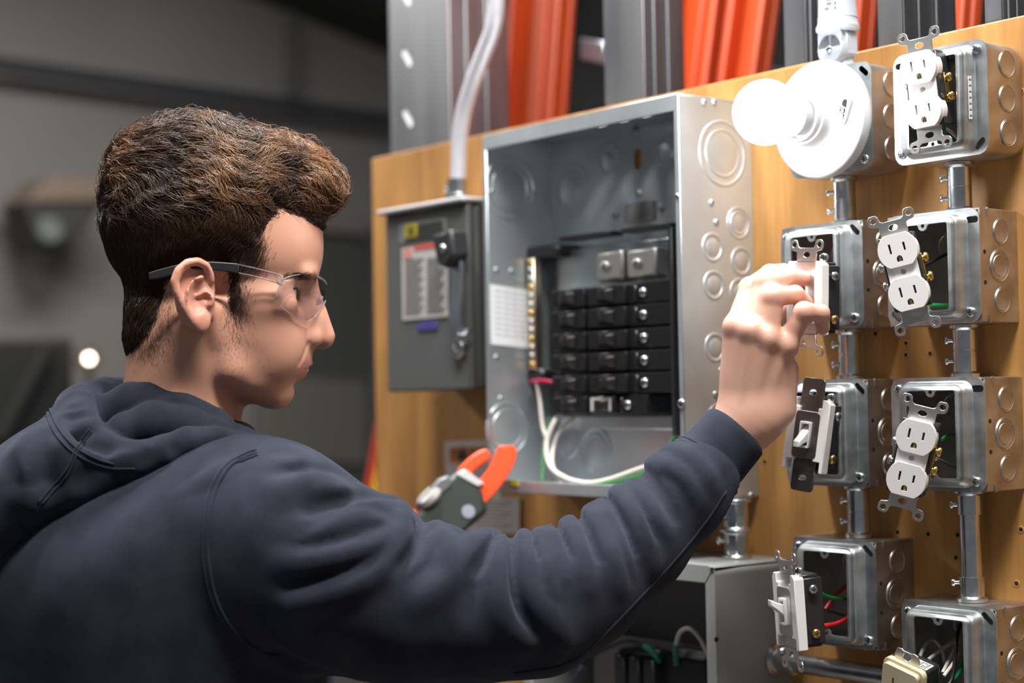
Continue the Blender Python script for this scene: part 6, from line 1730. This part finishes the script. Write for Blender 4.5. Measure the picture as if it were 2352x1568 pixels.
for k, (dx, rr) in enumerate(((0, .0013), (7, .0011), (13, .0013))):
    cloth_tube('seam', on_cloth([(x+dx*(0.9 if y > 1060 else 0.3), y+dx*(0.1 if y > 1060 else 0.9)) for x, y in ARMH], 0.0002), rr)
# underarm sleeve seam along the lower forearm
cloth_tube('seam', on_cloth([(1668, 1128), (1620, 1200), (1560, 1275), (1480, 1362), (1400, 1445), (1345, 1498), (1280, 1530), (1180, 1546)], 0.0002), .0012)

# cuff : ribbed band round the wrist
CUFFM = CLOTH
A0, A1 = hl(1618, 1075, 1.513), hl(1690, 992, 1.522)
dv = (A1-A0)/np.linalg.norm(A1-A0)
e1 = np.cross(dv, [0, 0, 1.0]); e1 /= np.linalg.norm(e1); e2 = np.cross(dv, e1)
prof = [(-.010, .0335), (-.004, .0358), (0.002, .0372), (.006, .0345), (.009, .0328), (.020, .0322), (.038, .0316), (.0445, .0312), (.0462, .0298), (.0445, .0282), (.030, .0278), (.012, .0285)]
LL = []; nn = 120
for t, r_ in prof:
    row = []
    for k in range(nn):
        a = 2*PI*k/nn; rb = r_*(1+(0.012*math.cos(a*60/1.0) if 0.008 < t < 0.045 else 0))
        row.append(tuple(to_world((A0+dv*t+(e1*math.cos(a)*1.0+e2*math.sin(a)*0.86)*rb)[None])[0]-FOOT))
    LL.append(row)
MB().loops(LL).obj('cuff', CLOTH, hoodie, smooth=60, label='ribbed cuff at the right wrist')
sq = []
for k in range(40):
    a = 2*PI*k/39; sq.append(A0+dv*0.0075+(e1*math.cos(a)+e2*math.sin(a)*0.86)*.0338)
cloth_tube('seam', sq, .0011)

# hood : soft pile behind the neck, with the hem of its opening and rolled lining
def f_hood(P):
    M = np.array([[math.cos(R(24)), math.sin(R(24)), 0], [-math.sin(R(24)), math.cos(R(24)), 0], [0, 0, 1.0]])
    f = ellR(P, hl(195, 1078, 1.475), (.118, .056, .112), M)
    f = smin(f, ellR(P, hl(30, 1200, 1.48), (.085, .036, .105), M), .03)
    f = smin(f, ellR(P, hl(10, 1232, 1.50), (.075, .020, .10), M), .006)
    f = smin(f, ellR(P, hl(310, 1040, 1.47), (.080, .026, .075), M), .015)
    # opening
    f = smax(f, -ellR(P, hl(362, 930, 1.45), (.088, .046, .100), M), .006)
    # dents and soft folds of the outer cloth
    f = smax(f, -cap(P, hl(110, 1060, 1.352), hl(85, 1130, 1.352), .014, .014), .02)
    f = smin(f, cap(P, hl(72, 1050, 1.395), hl(62, 1110, 1.385), .012, .010), .02)
    f = smax(f, -cap(P, hl(235, 1075, 1.352), hl(185, 1120, 1.352), .010, .008), .015)
    return f
rim3 = [(556, 1016, 1.440), (500, 1008, 1.428), (430, 1014, 1.415), (375, 1036, 1.405), (330, 1050, 1.400), (285, 1046, 1.398), (240, 1026, 1.400), (205, 996, 1.408), (186, 962, 1.425), (180, 930, 1.455), (196, 906, 1.50), (240, 896, 1.545), (300, 892, 1.58)]
rimP = [hl(*q) for q in rim3]
def f_hood0(P):
    f = f_hood(P)
    rr = [.008, .0105, .0125, .0135, .0140, .0138, .0132, .0125, .0120, .0120, .012, .012, .012]
    f = smin(f, chain(P, rimP, rr, .004), .014)
    f = smin(f, chain(P, [hl(335, 1068, 1.425), hl(275, 1068, 1.425), hl(225, 1045, 1.430), hl(190, 1010, 1.440), hl(170, 970, 1.460), hl(168, 935, 1.485)], [.016, .020, .022, .022, .020, .016], .004), .012)
    # lining rolls round the neck
    r1_ = [hl(205, 985, 1.475), hl(250, 950, 1.480), hl(300, 930, 1.482), hl(350, 930, 1.480), hl(420, 952, 1.476), hl(490, 985, 1.468), hl(540, 1012, 1.46)]
    f = smin(f, chain(P, r1_, [.014, .017, .020, .022, .021, .018, .012], .004), .006)
    r2_ = [hl(245, 1030, 1.448), hl(290, 995, 1.452), hl(350, 975, 1.452), hl(420, 982, 1.449), hl(490, 1002, 1.446), hl(548, 1020, 1.446)]
    f = smin(f, chain(P, r2_, [.014, .018, .020, .019, .016, .009], .004), .004)
    r3_ = [hl(210, 940, 1.53), hl(260, 918, 1.53), hl(330, 918, 1.52), hl(400, 935, 1.51)]
    f = smin(f, chain(P, r3_, [.012, .015, .018, .018], .004), .006)
    f = smin(f, chain(P, [hl(300, 925, 1.60), hl(400, 945, 1.63), hl(500, 985, 1.61), hl(548, 1012, 1.56), hl(556, 1020, 1.48)], [.02, .022, .02, .016, .012], .01), .01)
    return smax(f, -cap(P, hl(418, 800, 1.525), hl(404, 1000, 1.532), .050, .0505), .006)
HOODF = [(1, [(74, 985), (66, 1030), (62, 1075), (40, 1110)], .014, .0075), (1, [(150, 985), (128, 1040), (120, 1090)], .016, .006), (1, [(20, 1110), (60, 1140), (130, 1135)], .016, .005),
 (-1, [(100, 1010), (96, 1065), (112, 1120)], .016, .009), (-1, [(30, 1060), (30, 1100), (10, 1130)], .014, .006), (-1, [(235, 1070), (200, 1095), (170, 1110)], .012, .006),
 (-1, [(218, 985), (186, 1004)], .005, .005), (-1, [(258, 1022), (238, 1052)], .005, .004), (-1, [(200, 950), (166, 958)], .005, .005), (-1, [(330, 1034), (326, 1066)], .006, .004), (-1, [(190, 925), (150, 936)], .005, .005), (-1, [(395, 1018), (402, 1040)], .005, .003)]
hood_caps = []
for sg, pl, w_, h_ in HOODF:
    s = stroke(pl, 4); P, b = march(f_hood0, s)
    g = np.stack([f_hood0((P+e).astype(np.float32))-f_hood0((P-e).astype(np.float32)) for e in np.eye(3)*0.002], 1); g /= np.linalg.norm(g, axis=1)[:, None]+1e-12
    t = np.linspace(0, 1, len(P)); hood_caps.append((sg, P-g*b[:, None], h_*(0.3+0.7*np.sin(PI*t)), w_))
def f_hoodall(P): return folded(f_hood0(P), P, hood_caps)
v2, q2 = surface_nets(f_hoodall, np.array([hl(-420, 0, 1.5)[0], hl(0, 1390, 1.5)[1], hl(0, 0, 1.28)[2]]), hl(640, 850, 1.70), 0.0024)
v2 = relax(v2, q2, 1, 0.4)
me = np_mesh('hood', to_world(v2), q2)
hood = pobj('hood', me, CLOTH, hoodie); hood['label'] = 'hood lying behind the neck'
def hs(pl, r_=.0009): cloth_tube('seam', on_cloth(pl, 0.0002, 6, f_hoodall), r_, hoodie)
hs([(106, 945), (118, 980), (140, 1012), (172, 1042), (215, 1064), (260, 1076), (310, 1076)])
hs([(114, 938), (128, 972), (150, 1004), (180, 1032), (222, 1054), (262, 1066)])
hs([(212, 988), (196, 1012), (178, 1038), (166, 1070), (150, 1098), (122, 1130), (96, 1158)])
hs([(206, 984), (188, 1010), (172, 1034), (160, 1066), (142, 1094), (112, 1126), (88, 1154)])
hs([(45, 1205), (62, 1224), (84, 1236), (104, 1236)])
# hood hem puckers
# trousers and shoes, below the frame
def f_leg(P):
    f = None
    base = hl(380, 1560, 1.545)
    for s in (-1, 1):
        h_ = base+TR*0.095*s+np.array([0, -0.12, 0]); k_ = h_+np.array([0, -0.44, 0]); a_ = k_+np.array([0, -0.42, 0])
        g = chain(P, [h_, k_, a_], [.095, .068, .056], .02); f = g if f is None else smin(f, g, .03)
    return f
base = hl(380, 1560, 1.545)
feet_z = to_world(base[None])[0][2]
hgt = feet_z-0.09
def f_leg(P):
    f = None
    for s in (-1, 1):
        h_ = base+TR*0.095*s+np.array([0, -0.06, 0]); k_ = h_*0.5+(base+TR*0.10*s+np.array([0, -hgt, 0]))*0.5; a_ = base+TR*0.10*s+np.array([0, -hgt, 0])
        g = chain(P, [h_, k_, a_], [.10, .070, .055], .02); f = g if f is None else smin(f, g, .03)
    return f
v3, q3 = surface_nets(f_leg, base-np.array([.22, hgt+.08, .28]), base+np.array([.22, .06, .28]), 0.01)
pobj('trousers', np_mesh('trousers', to_world(v3), q3), mat('dark_denim', (0.02, 0.024, 0.035), 0.9))
for s in (-1, 1):
    a_ = base+TR*0.10*s+np.array([0, -hgt-0.045, 0])
    def f_shoe(P):
        f = ellR(P, a_+TF*0.06, (.145, .040, .050), TM); f = smin(f, cap(P, a_, a_+np.array([0, .05, 0]), .045, .045), .03)
        return np.maximum(f, (a_[1]-0.036)-P[:, 1])
    v4, q4 = surface_nets(f_shoe, a_-np.array([.24, .07, .24]), a_+np.array([.26, .11, .24]), 0.006)
    pobj('shoe', np_mesh('shoe', to_world(v4), q4), mat('shoe_black', (0.015, 0.015, 0.016), 0.6))
